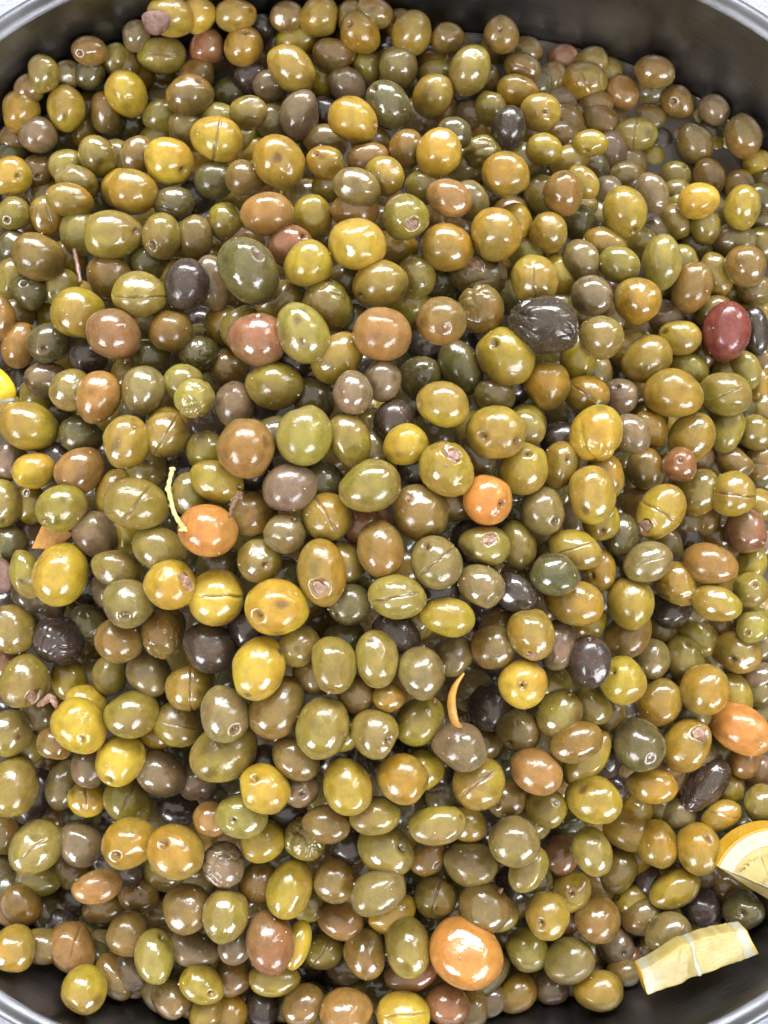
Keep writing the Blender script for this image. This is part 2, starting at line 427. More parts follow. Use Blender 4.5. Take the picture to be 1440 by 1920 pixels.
# ------------------------------------------------------------------ olive data: what the photograph shows, one line each
# "@ox oy" = corner of a 3.6x enlarged tile; then x y semi-major semi-minor angle colour layer features
DATA = """
@0 0
292 500 135 108 100 g 1 n325,595
605 345 120 100 170 b 1 h538,360
600 505 108 104 0 d 0
450 500 75 75 0 m 2
137 755 148 130 100 G 1
450 740 160 125 105 y 0
255 915 132 118 150 t 0
855 637 168 132 120 Y 0
725 775 155 112 110 b 1
1092 372 160 128 175 g 1 s0
1150 110 165 135 160 y 0 c1045,170
1335 100 125 118 90 Y 1
918 238 108 80 90 t 2
850 450 118 100 90 b 2
775 390 112 78 60 g 3
1400 315 125 118 90 r 1
1340 480 100 85 0 b 1
1290 642 166 142 165 b 0 m1345,540
1065 660 85 52 0 d 2
1090 785 108 98 0 g 1
1240 865 115 102 90 g 1
85 1030 90 82 0 d 1
75 1195 142 132 0 Y 0 h125,1187
265 1150 102 92 0 b 1 h255,1192
445 1105 110 92 0 l 1 
520 1228 152 108 155 g 0
660 1060 145 125 120 g 1
785 1060 112 85 90 m 1 h755,1015
925 1040 132 98 80 b 1
1040 915 102 70 0 g 2
1145 1087 172 155 140 Y 0 h1240,1150
900 1300 178 146 155 G 0
775 1270 112 92 90 Y 1
1185 1370 110 100 0 d 1 w
470 1350 166 112 165 G 0 
280 1300 100 70 20 g 2
600 700 90 90 0 b 3
930 870 60 60 0 d 3
60 920 70 70 0 b 3
180 590 70 50 0 b 3
1070 560 70 60 0 b 3
600 850 50 60 0 m 3
@345 0
350 100 142 118 0 G 0 m462,68
165 325 125 115 100 r 1
400 310 140 128 80 G 0 h415,213
685 105 105 92 0 b 1
915 120 142 130 80 G 0
1110 85 68 72 0 b 2 h1110,70
1285 88 130 108 150 b 0
1190 228 158 130 130 G 0 h1115,165
1012 370 145 120 0 b 0
1230 455 132 104 95 g 0
1350 390 70 50 80 l 2
610 290 122 92 70 t 1
760 268 150 100 10 y 0.5
725 472 178 145 125 y 0
590 580 115 108 0 t 1
450 530 112 92 0 k 1
315 625 104 98 0 d 1 n302,525
435 762 115 112 0 g 1
255 790 118 90 150 l 1
622 700 85 62 0 G 1.5 h615,708
575 820 108 98 0 m 1
782 775 170 135 75 t 0
945 740 80 110 90 k 2
930 545 65 48 0 Y 1.5
1100 575 140 115 135 t 0 n1045,470
1140 815 178 152 140 Y 0 n1300,852
225 945 182 155 150 Y 0 s80
440 935 85 90 0 g 1
645 1092 192 162 130 G 0 m640,1065
955 955 150 102 165 b 1
960 1105 140 112 150 G 0.5 h885,1035
1240 1060 142 98 5 a 1
1355 1190 138 128 120 y 0
200 1222 132 126 0 d 1
400 1208 112 105 120 b 0.5
440 1070 50 40 0 Y 2
540 1230 80 80 0 b 2
1175 1268 160 128 160 m 0
970 1262 112 100 40 g 1
800 1312 110 80 0 b 1.5
290 1430 108 72 0 g 1
110 1370 90 80 0 k 2
520 170 75 65 0 k 2
560 500 60 60 0 b 3
1310 940 90 70 0 b 3
@690 0
195 140 75 78 0 b 2
290 230 155 132 75 G 0
210 462 155 122 95 m 0
535 258 105 82 0 b 1
410 345 50 50 0 t 2
590 345 75 56 0 t 1 h575,352
685 480 178 132 70 g 0
450 395 96 60 0 y 1
458 492 122 86 165 g 0.7
435 650 158 132 65 G 0
825 532 92 62 80 b 1.5
905 240 130 114 90 b 0 h887,193
1080 325 92 75 0 b 2.5
1040 460 126 102 165 b 1 s150
1215 540 90 75 100 r 1.5
1010 615 140 108 170 G 1
1300 680 96 96 0 t 1
1170 760 136 126 0 y 0 h1200,757
1290 895 88 60 100 g 1.5
828 735 130 112 120 g 1
690 775 122 108 150 t 1
345 805 122 106 120 t 1
140 715 175 140 125 d 0 h38,600
590 855 118 106 0 Y 1
592 890 112 86 140 d 0.5
950 865 146 118 85 k 0
1185 1008 116 110 0 y 0.5
480 1037 176 148 70 Y 0
260 1005 132 116 90 b 1
765 1025 116 108 0 g 1 w
638 1125 112 88 90 m 1.5
925 1177 162 152 160 G 0
1045 1080 125 116 120 m 1
1125 1075 50 80 90 r 2
345 1248 112 76 0 g 1.5
545 1340 156 124 160 a 0
715 1345 125 85 110 m 1
725 1180 80 65 60 y 2
1320 1312 150 130 90 b 0
1150 1310 120 98 100 g 1.5
1350 1088 142 90 20 G 1
975 1405 105 72 0 b 1.5
1060 1380 80 70 100 d 2
460 720 60 60 0 b 3
@1040 0
50 400 95 60 0 r 3
272 395 96 62 10 g 2.5
195 550 156 132 0 G 1 s110
450 635 128 116 80 a 1
672 490 136 116 0 b 1
830 690 118 108 140 b 1 h800,682
1078 742 112 98 130 t 1.5
1270 915 150 126 105 b 0
190 782 96 90 0 m 1
640 805 122 88 0 b 1
390 842 105 88 0 t 1
200 885 112 58 0 d 1.5
540 912 152 112 10 l 0 s80
235 975 120 96 0 y 0 h215,1020
725 980 95 92 90 k 1
945 965 142 122 95 b 0
1070 975 110 90 90 y 1
825 905 60 55 0 t 2
600 690 80 70 0 r 3
1375 1112 96 94 0 Y 1
190 1230 122 92 130 y 0
370 1145 126 106 110 k 1
520 1115 126 108 100 m 1
660 1107 78 65 90 y 1.5
815 1190 106 98 0 g 1 h885,1132
1040 1195 128 112 110 b 1
1240 1242 102 88 0 b 1.5
345 1295 106 95 90 t 1
660 1312 138 112 105 t 0
800 1300 72 62 90 g 2
970 1357 142 118 20 Y 0
1420 1330 70 70 0 d 1
200 1432 95 80 0 g 1
820 1425 92 62 0 l 1
@0 380
95 80 118 112 0 g 0 h45,120
340 95 150 130 120 G 0.5 s100
540 205 160 128 100 l 0.5
758 222 205 162 0 g 0 h928,195
1090 227 158 133 95 g 0 h1030,290
1320 240 150 118 95 b 1
75 300 100 82 110 d 1
260 368 180 155 150 b 0
70 520 110 95 90 g 1
205 610 132 112 150 d 1 h155,540
415 555 106 100 30 g 1 n365,615
490 400 100 60 110 y 2
738 510 170 145 130 b 1
1010 415 122 92 0 d 2
1150 465 85 75 0 y 2
940 632 186 156 0 g 0 s0
1262 560 178 148 80 k 0
-5 772 160 112 100 a 0
145 758 92 88 0 g 1.5
525 750 182 166 160 y 0
520 592 98 55 0 y 1
320 750 80 50 90 y 2
770 892 196 164 150 r 0
1155 868 146 144 0 b 0
1020 1045 122 105 0 d 1
130 970 152 108 75 a 1 h235,840
335 950 150 132 20 d 0.5 h295,990
600 1052 136 116 150 k 0.5
25 1060 90 90 0 k 2
305 1190 150 108 10 t 1 w
485 1265 146 138 0 g 0
865 1135 130 75 10 y 1
665 1312 170 148 70 a 0
970 1270 165 152 90 m 0
1235 1215 130 125 0 l 0.5
1312 1320 136 132 0 l 0 w
1348 1030 112 105 0 d 0.5 w n1270,925
1370 895 80 62 0 g 1.5
245 1315 132 62 150 g 1.5
10 1390 70 70 0 y 1.5
120 1195 80 60 0 k 2
415 1425 70 50 0 d 2
1140 1435 80 60 0 y 1
1350 740 90 70 0 b 3
0 530 50 70 0 m 2
@345 380
280 130 136 106 110 g 1
557 80 174 142 0 a 0
862 100 156 134 90 y 0.7
1153 55 160 130 0 a 0.5
1167 282 196 172 170 Y 0
720 300 152 144 0 r 0.5 h812,228
836 422 168 158 40 y 0
390 235 152 92 160 a 1
180 345 88 68 0 y 2
440 468 245 185 125 d 0 m490,340
200 545 186 110 105 t 0.5
652 662 176 98 15 g 0.8 s60
972 700 186 165 130 g 0.4 w
1080 510 92 85 0 b 2
1325 552 188 160 20 G 0 h1190,640
805 880 206 165 120 l 0 m765,790 m800,942
490 922 194 174 160 r 0 h500,760
245 840 142 88 115 G 1.5
350 800 102 85 60 g 1
1037 1052 186 152 45 y 0.6
1150 800 112 72 70 d 2
1335 887 198 180 170 a 0
300 1118 142 130 120 b 1
625 1240 196 160 165 g 0
900 1312 122 112 120 d 1
1136 1282 150 134 100 t 0
1352 1205 128 108 95 t 0.5
1250 1385 100 90 90 Y 1.5
345 1372 158 132 100 t 0.6
1395 1410 100 80 0 k 1
530 1380 90 90 0 k 2
1235 1095 80 80 0 k 2
100 790 100 80 0 k 3
780 1100 80 80 0 k 3
@690 380
258 98 154 150 90 g 0.3 c300,150
535 302 182 158 170 G 0.3
860 210 175 168 90 G 0
1015 125 112 85 110 Y 1
1070 330 142 116 120 g 1.2
1215 207 130 126 90 G 0.8
210 312 102 74 0 G 1.5
322 502 148 138 90 g 0.7
500 550 92 80 0 d 1.5
740 492 192 152 165 m 0.5 c730,405 w
1118 525 168 156 90 y 0.4 s95
1300 480 140 106 100 Y 0.7
470 635 102 62 0 y 1.5
270 705 102 76 150 g 1.5
495 802 166 164 0 b 0 n520,840
770 730 172 154 120 b 0.2 w
1190 827 246 194 165 k 0 w
922 1037 204 174 130 y 0 h850,950
622 1112 186 126 115 d 1
355 1187 152 140 90 d 1
1205 1242 162 155 90 G 0.5
850 1302 142 118 0 m 0.5 w
507 1362 180 150 170 y 0
190 1405 112 90 0 k 1.5
1320 672 80 62 0 g 1.2
1060 1050 80 70 0 d 2
1010 1280 90 80 0 k 2
1080 1430 90 60 0 g 1
700 960 80 80 0 k 3
380 980 90 80 0 k 3
@1040 380
165 140 128 108 90 d 1
474 65 172 150 95 y 0 h535,195
815 130 126 112 100 g 1
1015 167 116 98 90 g 0.5
1265 35 148 128 70 y 0
1200 250 152 112 0 m 0.7 m1240,185
1400 280 118 85 90 g 1
1290 432 146 140 0 b 0
330 280 152 102 170 G 1
170 390 144 124 100 m 0.7
555 290 92 86 0 g 1.5
665 197 126 76 0 t 1
436 422 142 124 160 g 0.5
720 402 186 132 85 l 0
882 370 62 50 90 l 1.5
928 572 182 132 65 b 0.3
1090 480 152 92 105 G 1
1340 590 122 92 0 b 1.5
250 632 146 132 160 t 0.5
555 657 160 154 0 G 0
740 772 118 112 0 t 1.2
1070 742 142 106 20 g 1
1158 872 206 160 75 R 0
1362 862 160 82 95 k 0.6
1362 712 102 58 0 y 1.5
840 912 152 122 0 y 0.5 m735,870
312 905 148 140 150 g 0.5
160 1042 176 122 80 y 0.7
485 980 130 112 20 G 1.2
610 1062 178 152 20 G 0.3
908 1112 138 92 155 g 0.8
310 1140 86 80 90 m 1.5
802 1287 196 160 170 G 0
450 1302 110 106 0 t 0.8 h420,1240
215 1295 158 112 170 G 0.6 s130
1290 1132 132 104 110 l 0.8
1150 1142 112 74 0 g 0.9
1150 1290 176 142 170 g 0 s25
1390 1252 128 92 90 G 1
1400 1060 100 80 0 b 1.5
1425 1400 70 60 0 g 1
610 1415 100 70 0 g 1
410 1060 80 80 0 b 3
920 400 60 60 0 d 2.5
1180 780 60 60 0 d 3
@0 760
200 138 205 165 160 y 0
550 200 150 122 160 d 1
855 250 180 155 75 y 0
1120 200 162 150 20 G 0.5 s60
1110 205 30 20 0 G 9
1390 310 140 130 90 g 0.6
60 370 120 110 100 t 1
230 440 150 120 10 Y 0.3
540 445 182 150 35 a 0.3
1000 430 145 105 160 g 0.7 h1000,378
760 590 165 105 70 y 0.7
10 660 158 150 90 g 0.4 m20,785
215 665 140 122 110 y 0.6 m175,590
420 692 178 152 20 g 0 n300,790
920 668 222 170 170 g 0 s60
1280 600 152 112 100 g 0.8
1358 850 0 0 0 o 9
645 875 158 145 140 t 0.6
195 880 100 72 90 t 1
850 880 140 98 140 y 0.7
60 935 130 120 120 d 1
1080 975 195 142 155 g 0.3
-20 1140 100 105 0 t 1.3
170 1140 165 105 110 g 0.6 m150,1200
405 1135 212 185 60 Y 0
800 1105 175 122 165 g 0.5
1150 1215 178 165 10 Y 0 c1265,1190
865 1330 172 160 160 m 0.2 h845,1420
1400 1080 85 70 0 d 1.5
300 1360 122 82 165 t 0.8
600 1400 145 78 5 d 0.8
90 1425 110 90 0 g 0.5
590 1240 100 110 0 k 1.5
40 1310 80 70 0 k 1.5
170 1290 90 70 0 d 1.5
380 330 60 60 0 k 2
1240 420 60 50 0 k 2
700 1250 70 100 0 t 1
1130 1420 100 60 0 b 2
470 930 70 60 0 d 2
@345 760
430 295 206 195 120 a 0 m560,250
330 150 0 0 0 a 9
815 205 202 182 90 l 0
1115 235 185 140 110 g 0.3
1250 95 90 80 0 y 1.2
1290 300 82 62 60 m 1
600 140 75 70 0 d 1.5
225 515 180 140 155 y 0.1 h385,560
715 565 182 158 20 t 0.2
1255 545 205 172 20 g 0
960 490 100 105 90 d 1.5
470 740 150 165 110 b 1
170 850 202 172 170 o 0
965 755 170 160 160 G 0.3 s120
680 868 138 132 140 m 0.2 h745,770
507 1040 156 146 150 g 0.4 h555,1078
935 1135 222 162 100 G 0 c910,1245
1100 1050 150 90 110 g 1
1200 800 130 90 30 r 1.5
1325 965 192 150 100 b 0.2
220 1290 192 180 70 Y 0.1 s0
635 1365 212 185 175 Y 0 h500,1415 m660,1350
1110 1340 150 138 150 d 0.7 h1010,1410
1390 1290 0 0 0 l 9
230 1070 150 90 15 d 1.2
680 1130 120 90 30 d 1.5
870 930 60 70 0 b 1.5
880 1370 70 60 0 b 2
1230 1170 70 60 0 d 2.5
480 500 70 80 0 k 2.5
@690 760
170 90 135 100 120 k 1
255 262 152 130 10 Y 0.8
865 185 205 178 165 y 0 h775,212 h1010,240
1095 145 110 90 110 g 0.8
740 350 150 120 130 d 0.9
530 435 190 175 140 y 0 w c575,340
1050 425 178 162 60 y 0.2 h1080,318
1290 405 160 128 70 G 0.3 h1350,365
808 645 168 160 120 o 0 h905,665
1280 210 90 55 0 k 1.3
300 450 100 90 0 k 2
345 720 190 182 140 b 0.5 n270,620
1180 720 158 150 130 m 0.4 h1270,785
590 680 80 80 0 b 2
785 940 172 130 172 g 0.3 c825,905
1005 950 165 128 100 g 0.9
455 1060 185 165 120 m 0 h388,945 s40
190 1290 185 148 170 l 0 s15
760 1218 165 138 150 m 0.2
1000 1265 158 130 150 k 0.8
1265 1145 172 142 170 d 0 
1330 925 0 0 0 g 9
1340 930 130 95 170 y 0.8
530 1425 182 128 170 y 0.1
1110 1410 0 0 0 G 9
640 900 80 90 0 k 2
1180 990 60 60 0 d 2
60 760 110 70 0 r 1.8
450 1270 90 80 0 k 2.5
780 1400 100 60 0 k 2
@1040 760
285 185 198 172 60 Y 0 w
520 195 142 125 140 t 0.5
655 155 135 95 120 G 0.7
920 225 180 150 60 G 0.4
1165 175 155 105 70 g 0.8
1350 185 130 120 0 g 1
345 480 155 125 110 G 0.8
845 400 122 115 150 r 0 h845,370
610 430 130 130 90 b 1
1200 385 150 105 155 b 0.8
250 605 195 155 100 y 0 m205,712
960 585 165 148 30 G 0.4
1200 600 155 150 10 y 0.3 s170
710 720 195 150 50 y 0 c600,825 s150
1290 840 155 142 110 r 0.5 n1420,945
330 810 120 80 60 y 0.9 h320,850
140 960 190 105 165 y 0.5 s35
1390 670 90 100 90 y 1.2
440 870 140 130 90 d 1.2
790 940 110 80 120 m 1
905 800 105 85 150 b 1
1050 785 75 75 0 b 1.8
625 1060 165 132 20 m 0 s20
1040 1075 185 138 170 a 0.3
300 1110 145 108 110 G 0.6 h250,1150
1330 1070 125 100 60 y 0.8
820 1205 165 138 145 G 0.3 w
130 1330 210 150 160 G 0.6 
510 1330 172 158 100 y 0.1
1085 1335 178 118 165 y 0.1
1320 1245 120 120 0 g 0.3 h1355,1215
790 1400 130 60 170 k 1
1400 1380 90 80 0 G 1
1345 1420 100 60 0 l 0.6
1000 380 70 60 0 t 1
1390 460 90 80 0 b 1.5
1420 370 60 110 90 b 1.3
560 660 110 90 0 b 2
430 1110 60 90 0 d 2
920 920 70 50 0 k 2
@0 1140
80 140 175 160 130 g 0.3
300 60 125 82 15 t 0.8
400 220 165 165 0 k 0.6 w
600 110 150 128 140 d 0.8 w
795 220 162 150 170 b 0.4
1095 190 155 145 110 b 0.5 w
1330 265 0 0 0 k 9
470 480 150 130 110 y 1
90 400 150 125 160 r 1
170 488 182 160 60 g 0 c215,600
630 430 60 110 90 b 1.5
745 460 130 120 100 l 0.7
1010 445 165 145 120 m 0.6
1290 525 170 150 40 G 0.5 s95
590 640 150 110 160 Y 0.6
535 798 192 182 130 Y 0 m550,887
890 715 188 160 20 g 0
1205 785 150 150 0 g 0.5 s165
270 700 130 75 10 m 1.3
335 600 0 0 0 t 9
60 850 165 152 40 g 0.2 m130,865
370 920 115 115 0 b 0.8
190 950 100 110 60 g 1
1030 880 90 70 0 G 1.5
810 1020 182 160 50 Y 0 h735,1165
590 1080 118 118 90 t 0.5
1080 1110 178 158 150 t 0.4
590 1280 135 122 10 Y 0.7 s90
860 1300 170 150 130 g 0.5 s60
90 1200 200 165 70 g 0
420 1200 170 100 70 m 0.8
240 1280 200 110 65 k 1
1200 1350 150 110 0 k 0.8
1320 1180 120 130 130 t 0.6 h1385,1285
30 1410 90 70 0 k 1
1410 1420 0 0 0 a 9
500 1410 90 60 0 d 1.8
30 640 70 60 0 k 2
1100 630 60 50 0 b 2
240 1060 80 70 0 d 2
30 760 0 0 0 g 9
@345 1140
165 260 182 165 150 k 0.3
400 140 100 80 60 k 1
500 405 218 182 65 Y 0 m430,592 m655,290
770 250 150 130 40 g 0.7 m760,270
1105 60 0 0 0 d 9
1010 385 192 155 95 g 0 n980,580
1300 345 195 142 95 g 0 n1270,215
275 705 190 165 110 m 0.1 h345,825
635 665 220 175 55 b 0.3
935 800 212 172 75 g 0
275 975 235 185 30 g 0.2
1165 590 115 110 130 b 0.9
1380 600 108 100 0 G 0.3 n1375,540
1285 845 168 158 130 g 0.2 h1385,895
755 1015 165 140 140 b 0.7
545 1225 185 162 140 Y 0 h470,1150
1105 1200 192 160 110 y 0.2
795 1235 110 105 0 t 0.9 h800,1250
960 1370 160 115 20 b 0.6
1290 1400 170 130 10 g 0.4
1110 1180 0 0 0 g 9
130 1200 130 120 0 t 0.6
390 1400 175 150 0 l 0.3 h330,1435
190 1280 120 80 20 d 1.3
150 1430 100 80 0 a 0.6
30 1380 0 0 0 k 9
860 470 100 120 60 b 1.5
1110 180 110 60 20 d 1.5
550 1010 60 60 0 k 2
1090 880 90 80 60 g 1.5
1000 1020 110 90 30 k 1.8
1260 1010 110 80 20 k 1.8
700 1390 80 60 0 k 2
1350 100 0 0 0 b 9
@690 1140
190 165 170 120 150 k 1
520 100 0 0 0 y 9
580 320 140 130 60 m 0.8
850 260 148 145 0 b 0.6
1105 180 182 150 110 G 0 c1110,340
1290 250 175 110 75 t 0.8 c1310,290
360 435 180 152 105 m 0
1050 508 165 165 0 Y 0 h1040,525
1275 490 80 75 0 g 1
1290 710 175 150 60 g 0.2 n1370,575
155 608 0 0 0 G 9
350 760 180 145 45 g 0.4 n470,600
810 670 145 146 0 k 0.5
600 620 0 0 0 o 9
670 520 70 110 90 m 1.2
1010 830 155 140 150 b 0.4 h955,915
620 935 188 158 160 t 0.1
235 1155 172 160 150 G 0.1
400 1080 60 150 105 y 1
750 1180 180 168 60 y 0.3 s35
1130 1100 182 145 150 a 0.4
1350 930 165 120 20 b 0.2
1390 1000 0 0 0 y 9
480 1370 200 130 0 G 0.3
940 1290 135 112 40 b 0.6 h870,1325
1200 1350 150 130 140 g 0.5 m1265,1310
1060 1420 110 50 0 m 1
690 1410 80 90 0 g 0.8
1420 1290 110 130 90 b 0.7
1385 1110 90 70 20 y 0.9
820 900 60 100 90 b 1.5
1050 690 110 70 0 d 1.4
850 470 90 70 0 k 2
320 910 80 50 0 d 1.5
490 1120 100 90 0 k 2.2
90 1030 120 80 20 k 1.5
800 1420 90 60 0 k 1.8
880 90 120 70 0 b 1.8
@1040 1140
490 180 180 140 50 b 0.5
245 120 130 75 30 y 0.8
245 360 172 138 100 k 0.1 h240,210
460 485 162 150 120 y 0.3 h395,430
650 340 135 130 100 m 0.6
870 335 160 132 120 g 0.7 m908,240
710 150 90 80 0 b 1.5
960 200 160 120 150 g 1.2
1230 300 170 140 160 G 0.4 h1200,348
1335 130 118 108 40 l 0.2 h1300,165
1360 460 90 140 100 t 0.9
700 635 168 155 60 G 0.5
1010 548 172 165 110 G 0.1
1210 590 170 115 110 y 0.5 h1190,685
250 660 145 120 140 g 0.6
1250 815 235 155 150 o 0.3
890 930 188 160 55 G 0.2 c985,840
790 1060 100 55 30 r 0.6
1010 1050 140 90 70 m 0.8
565 920 185 165 130 d 0.1 m650,1020
145 910 180 135 20 b 0.15
230 1010 200 115 55 y 0.5
650 1200 170 120 175 G 0.4
265 1290 200 160 170 y 0 m190,1225
920 720 110 60 10 m 1
1010 1200 205 130 50 k 0.8 w
1290 1050 108 78 10 a 0.7
1200 1220 70 100 60 y 1.2
1370 1110 110 85 30 r 1
1390 1320 135 115 90 g 0.4
1120 1400 140 100 20 G 0.3 s160
540 1370 130 110 130 G 0.6
720 1350 110 60 10 m 1.1
830 1390 90 80 0 m 0.8
370 1040 70 90 60 k 1.5
390 740 100 90 60 b 1.5
490 690 100 70 0 k 1.8
420 1190 90 80 0 k 2
1400 590 60 70 0 m 1.4
@0 1520
240 248 195 158 45 l 0 s35
545 225 160 148 150 t 0.5
20 150 140 120 90 b 1
880 215 190 160 30 G 0 h785,305
1195 280 195 182 150 G 0 h1100,222
790 380 175 120 150 k 0.6
265 460 150 115 0 g 0.5
475 420 100 90 60 b 0.8
95 410 60 90 90 b 1.5
20 500 70 80 0 d 1.3
145 635 145 148 0 b 0.4
430 655 135 110 10 b 0.8
660 510 165 112 15 a 0.4
710 650 160 110 20 b 0.7
940 570 135 105 160 b 0.6 m965,565
1080 440 130 80 150 g 0.8
1060 680 100 130 100 b 0.9
1255 655 172 162 60 b 0.2
95 935 170 148 60 G 0.2
290 910 110 150 90 b 1
495 930 175 158 100 a 0.6 s70
870 830 160 148 60 b 0.5
640 760 100 85 150 d 1.5
570 1205 172 150 75 y 0
770 1130 165 100 115 b 1
890 1090 150 105 120 t 0.8
1045 985 185 135 90 l 0 h1090,850
1300 940 165 120 165 t 0.3
1290 1185 0 0 0 y 9
1150 1265 145 120 130 b 0.6
500 570 70 50 130 k 1.3
30 1420 0 0 0 m 9
720 60 80 70 0 k 2
60 730 80 60 0 b 1.5
1310 520 140 90 0 b 1
680 950 60 60 0 d 2
@345 1520
195 90 95 115 110 y 0.9
390 100 0 0 0 l 9
525 205 155 145 60 y 0.6
815 190 140 140 120 g 0.7 m745,130 w
960 90 158 118 175 b 0.5
1285 105 0 0 0 g 9
265 365 160 140 90 t 0.3 w
500 480 145 135 40 b 0.6 s80
715 525 205 152 75 y 0
850 640 130 90 50 g 0.6
1020 470 158 142 100 b 0.2
1100 600 60 40 40 l 0.9
1110 250 110 90 140 k 1.2
1330 320 130 115 150 g 0.8 h1425,250
1320 540 200 150 25 m 0.1
1330 730 130 80 20 Y 0.5
280 700 185 155 70 g 0.2
1055 745 160 125 160 a 0.4 
340 930 110 105 60 t 0.7
575 880 215 160 92 r 0
770 900 170 85 75 Y 0.4
120 1170 160 130 150 y 0.3 h185,1235
610 1140 172 105 0 y 0.6
340 1130 110 110 60 b 1
940 950 140 110 40 g 0.7 s60
880 870 60 50 0 b 1.2
1225 960 175 138 100 b 0.4
1075 1080 115 90 150 t 0.9
840 1080 100 80 0 k 1.3
160 1360 145 110 60 y 0.5
370 1300 90 110 60 d 1.2
530 1330 130 120 100 k 0.8
810 1310 160 135 40 b 0.6
1090 1370 182 165 50 a 0.2
1010 1180 80 60 0 b 1.4
1310 1170 140 100 20 d 1
1370 1000 90 60 110 k 1.5
120 440 70 50 0 m 1.3
490 1020 60 60 0 k 2
1270 860 60 60 0 m 1.5
880 1430 60 60 0 d 2
@690 1520
120 260 200 165 130 g 0.6 h225,252
465 95 195 135 10 g 0.2 m632,40
680 90 110 130 60 y 0.6
400 320 140 110 60 b 0.8 m465,370
690 355 182 150 160 m 0.2
985 205 175 168 120 m 0
1085 390 165 120 60 g 0.5
1200 90 0 0 0 y 9
800 90 100 100 60 k 1.2
455 585 150 140 110 g 0.4 s75
785 650 178 165 130 b 0 n905,530
915 710 130 80 60 g 0.7
1130 500 100 90 40 d 0.9
960 520 120 60 150 k 1
265 910 215 155 100 g 0.3
160 690 175 120 30 Y 0.4
660 960 258 225 130 o 0
800 1110 190 100 40 m 0.6
780 1310 110 90 160 g 0.9
290 1110 180 100 10 r 0.7
235 1370 182 155 170 Y 0.2 s10
530 1310 160 145 140 r 0.4
1075 940 155 135 120 g 0.5
1210 705 165 145 100 y 0.2 h1170,760
1370 545 145 130 60 y 0.2 h1375,560
1300 290 130 120 90 r 1
1000 1230 150 125 60 G 0.6
1240 1190 130 115 130 t 0.8
1360 1010 170 165 30 m 0.3
60 1180 150 110 20 d 1
20 960 0 0 0 b 9
640 550 0 0 0 g 9
1020 640 90 70 0 b 1.5
930 850 80 70 0 d 1.8
1400 1260 0 0 0 g 9
620 480 60 60 0 g 1.6
450 860 60 60 0 k 2
330 1200 0 0 0 k 9
1370 750 0 0 0 b 9
1250 440 60 50 0 d 2
@1040 1520
255 275 170 128 115 g 0.2
485 130 180 125 150 G 0.3 
690 220 165 140 110 G 0.3
970 260 180 150 110 G 0 m1040,180
1190 130 70 60 0 y 9
60 250 0 0 0 r 9
420 405 160 130 60 g 0.4
490 590 100 80 30 y 0.8 h420,590
655 470 120 112 30 k 0.5
810 530 175 130 30 y 0.4
290 730 165 145 110 b 0.2
585 705 135 132 30 b 0.5
760 830 155 140 20 m 0.4
990 650 140 130 120 k 0.4
1000 780 120 100 20 y 0.7 n1140,735
1140 510 135 115 120 b 0.5
1270 670 150 130 130 d 0.6 h1270,695
415 910 150 115 110 t 0.6 h470,970
520 1010 110 90 110 r 0.9
290 1210 165 145 160 G 0.3
10 1230 95 90 0 t 0.8
230 1100 90 70 30 k 0.9
1000 450 60 50 0 t 1
640 970 80 60 0 k 1.5
780 400 70 60 0 g 1.4
90 740 80 90 0 b 1.5
650 900 60 60 0 b 1.8
470 1130 50 50 0 b 1.5
"""
PAL = dict(Y=(182, 158, 70), y=(157, 138, 64), G=(156, 122, 58), l=(148, 137, 70), g=(140, 127, 64), m=(128, 115, 70),
           d=(98, 93, 56), b=(130, 100, 56), a=(154, 116, 68), o=(190, 138, 78), r=(146, 100, 70), R=(128, 72, 62),
           t=(126, 104, 82), k=(74, 60, 52))
SEC = dict(Y=(178, 134, 50), y=(152, 118, 54), G=(140, 122, 56), l=(144, 124, 66), g=(136, 110, 60), m=(126, 104, 66),
           d=(98, 82, 50), b=(122, 106, 58), a=(144, 110, 60), o=(194, 124, 58), r=(130, 102, 62), R=(120, 60, 46),
           t=(122, 106, 70), k=(62, 54, 42))


def parse():
    out, ox, oy = [], 0, 0
    for l in DATA.split("\n"):
        p = l.split()
        if not p:
            continue
        if p[0][0] == '@':
            ox, oy = int(p[0][1:]), int(p[1])
            continue
        x, y, a, b, ang = map(float, p[:5])
        L = float(p[6])
        if a < 5 or L >= 9:
            continue
        fl = []
        for f in p[7:]:
            if f[0] in 'hmnc':
                q = f[1:].split(',')
                fl.append((f[0], ox + float(q[0]) / 3.6, oy + float(q[1]) / 3.6))
            else:
                fl.append((f[0], float(f[1:] or 0)))
        if b > a:
            a, b, ang = b, a, ang + 90
        out.append(dict(x=ox + x / 3.6, y=oy + y / 3.6, a=a / 3.6, b=b / 3.6, ang=ang % 180, c=p[5], L=L, fl=fl))
    keep = []
    for o in sorted(out, key=lambda o: (o['L'], -o['a'] * o['b'])):
        if all(math.hypot(o['x'] - k['x'], o['y'] - k['y']) > 0.40 * (o['b'] + k['b']) for k in keep):
            keep.append(o)
    return keep


def local_size(x, y):
    u, v = (x - 720) / 960, (y - 960) / 960
    u = max(-0.78, min(0.78, u))
    v = max(-1.05, min(1.05, v))
    return 44.2 - 2.71 * u + 1.76 * v - 12.6 * u * u - 0.52 * u * v - 8.27 * v * v + 1.6 * v ** 3


def surf_depth(x, y):
    u, v = (x - 720) / 960, (y - 960) / 960
    u = max(-0.78, min(0.78, u))
    v = max(-1.05, min(1.05, v))
    s = 44.2 - 2.71 * u + 1.76 * v - 12.6 * u * u - 0.52 * u * v - 8.27 * v * v + 1.6 * v ** 3
    return 0.33 * 44.2 / s


ZTOP = 0.072


def cap_depth(x, y, d, zlim):
    r = px_dir(x, y)
    return min(d, (CAM[2] - zlim) / -r[2])


OL = parse()


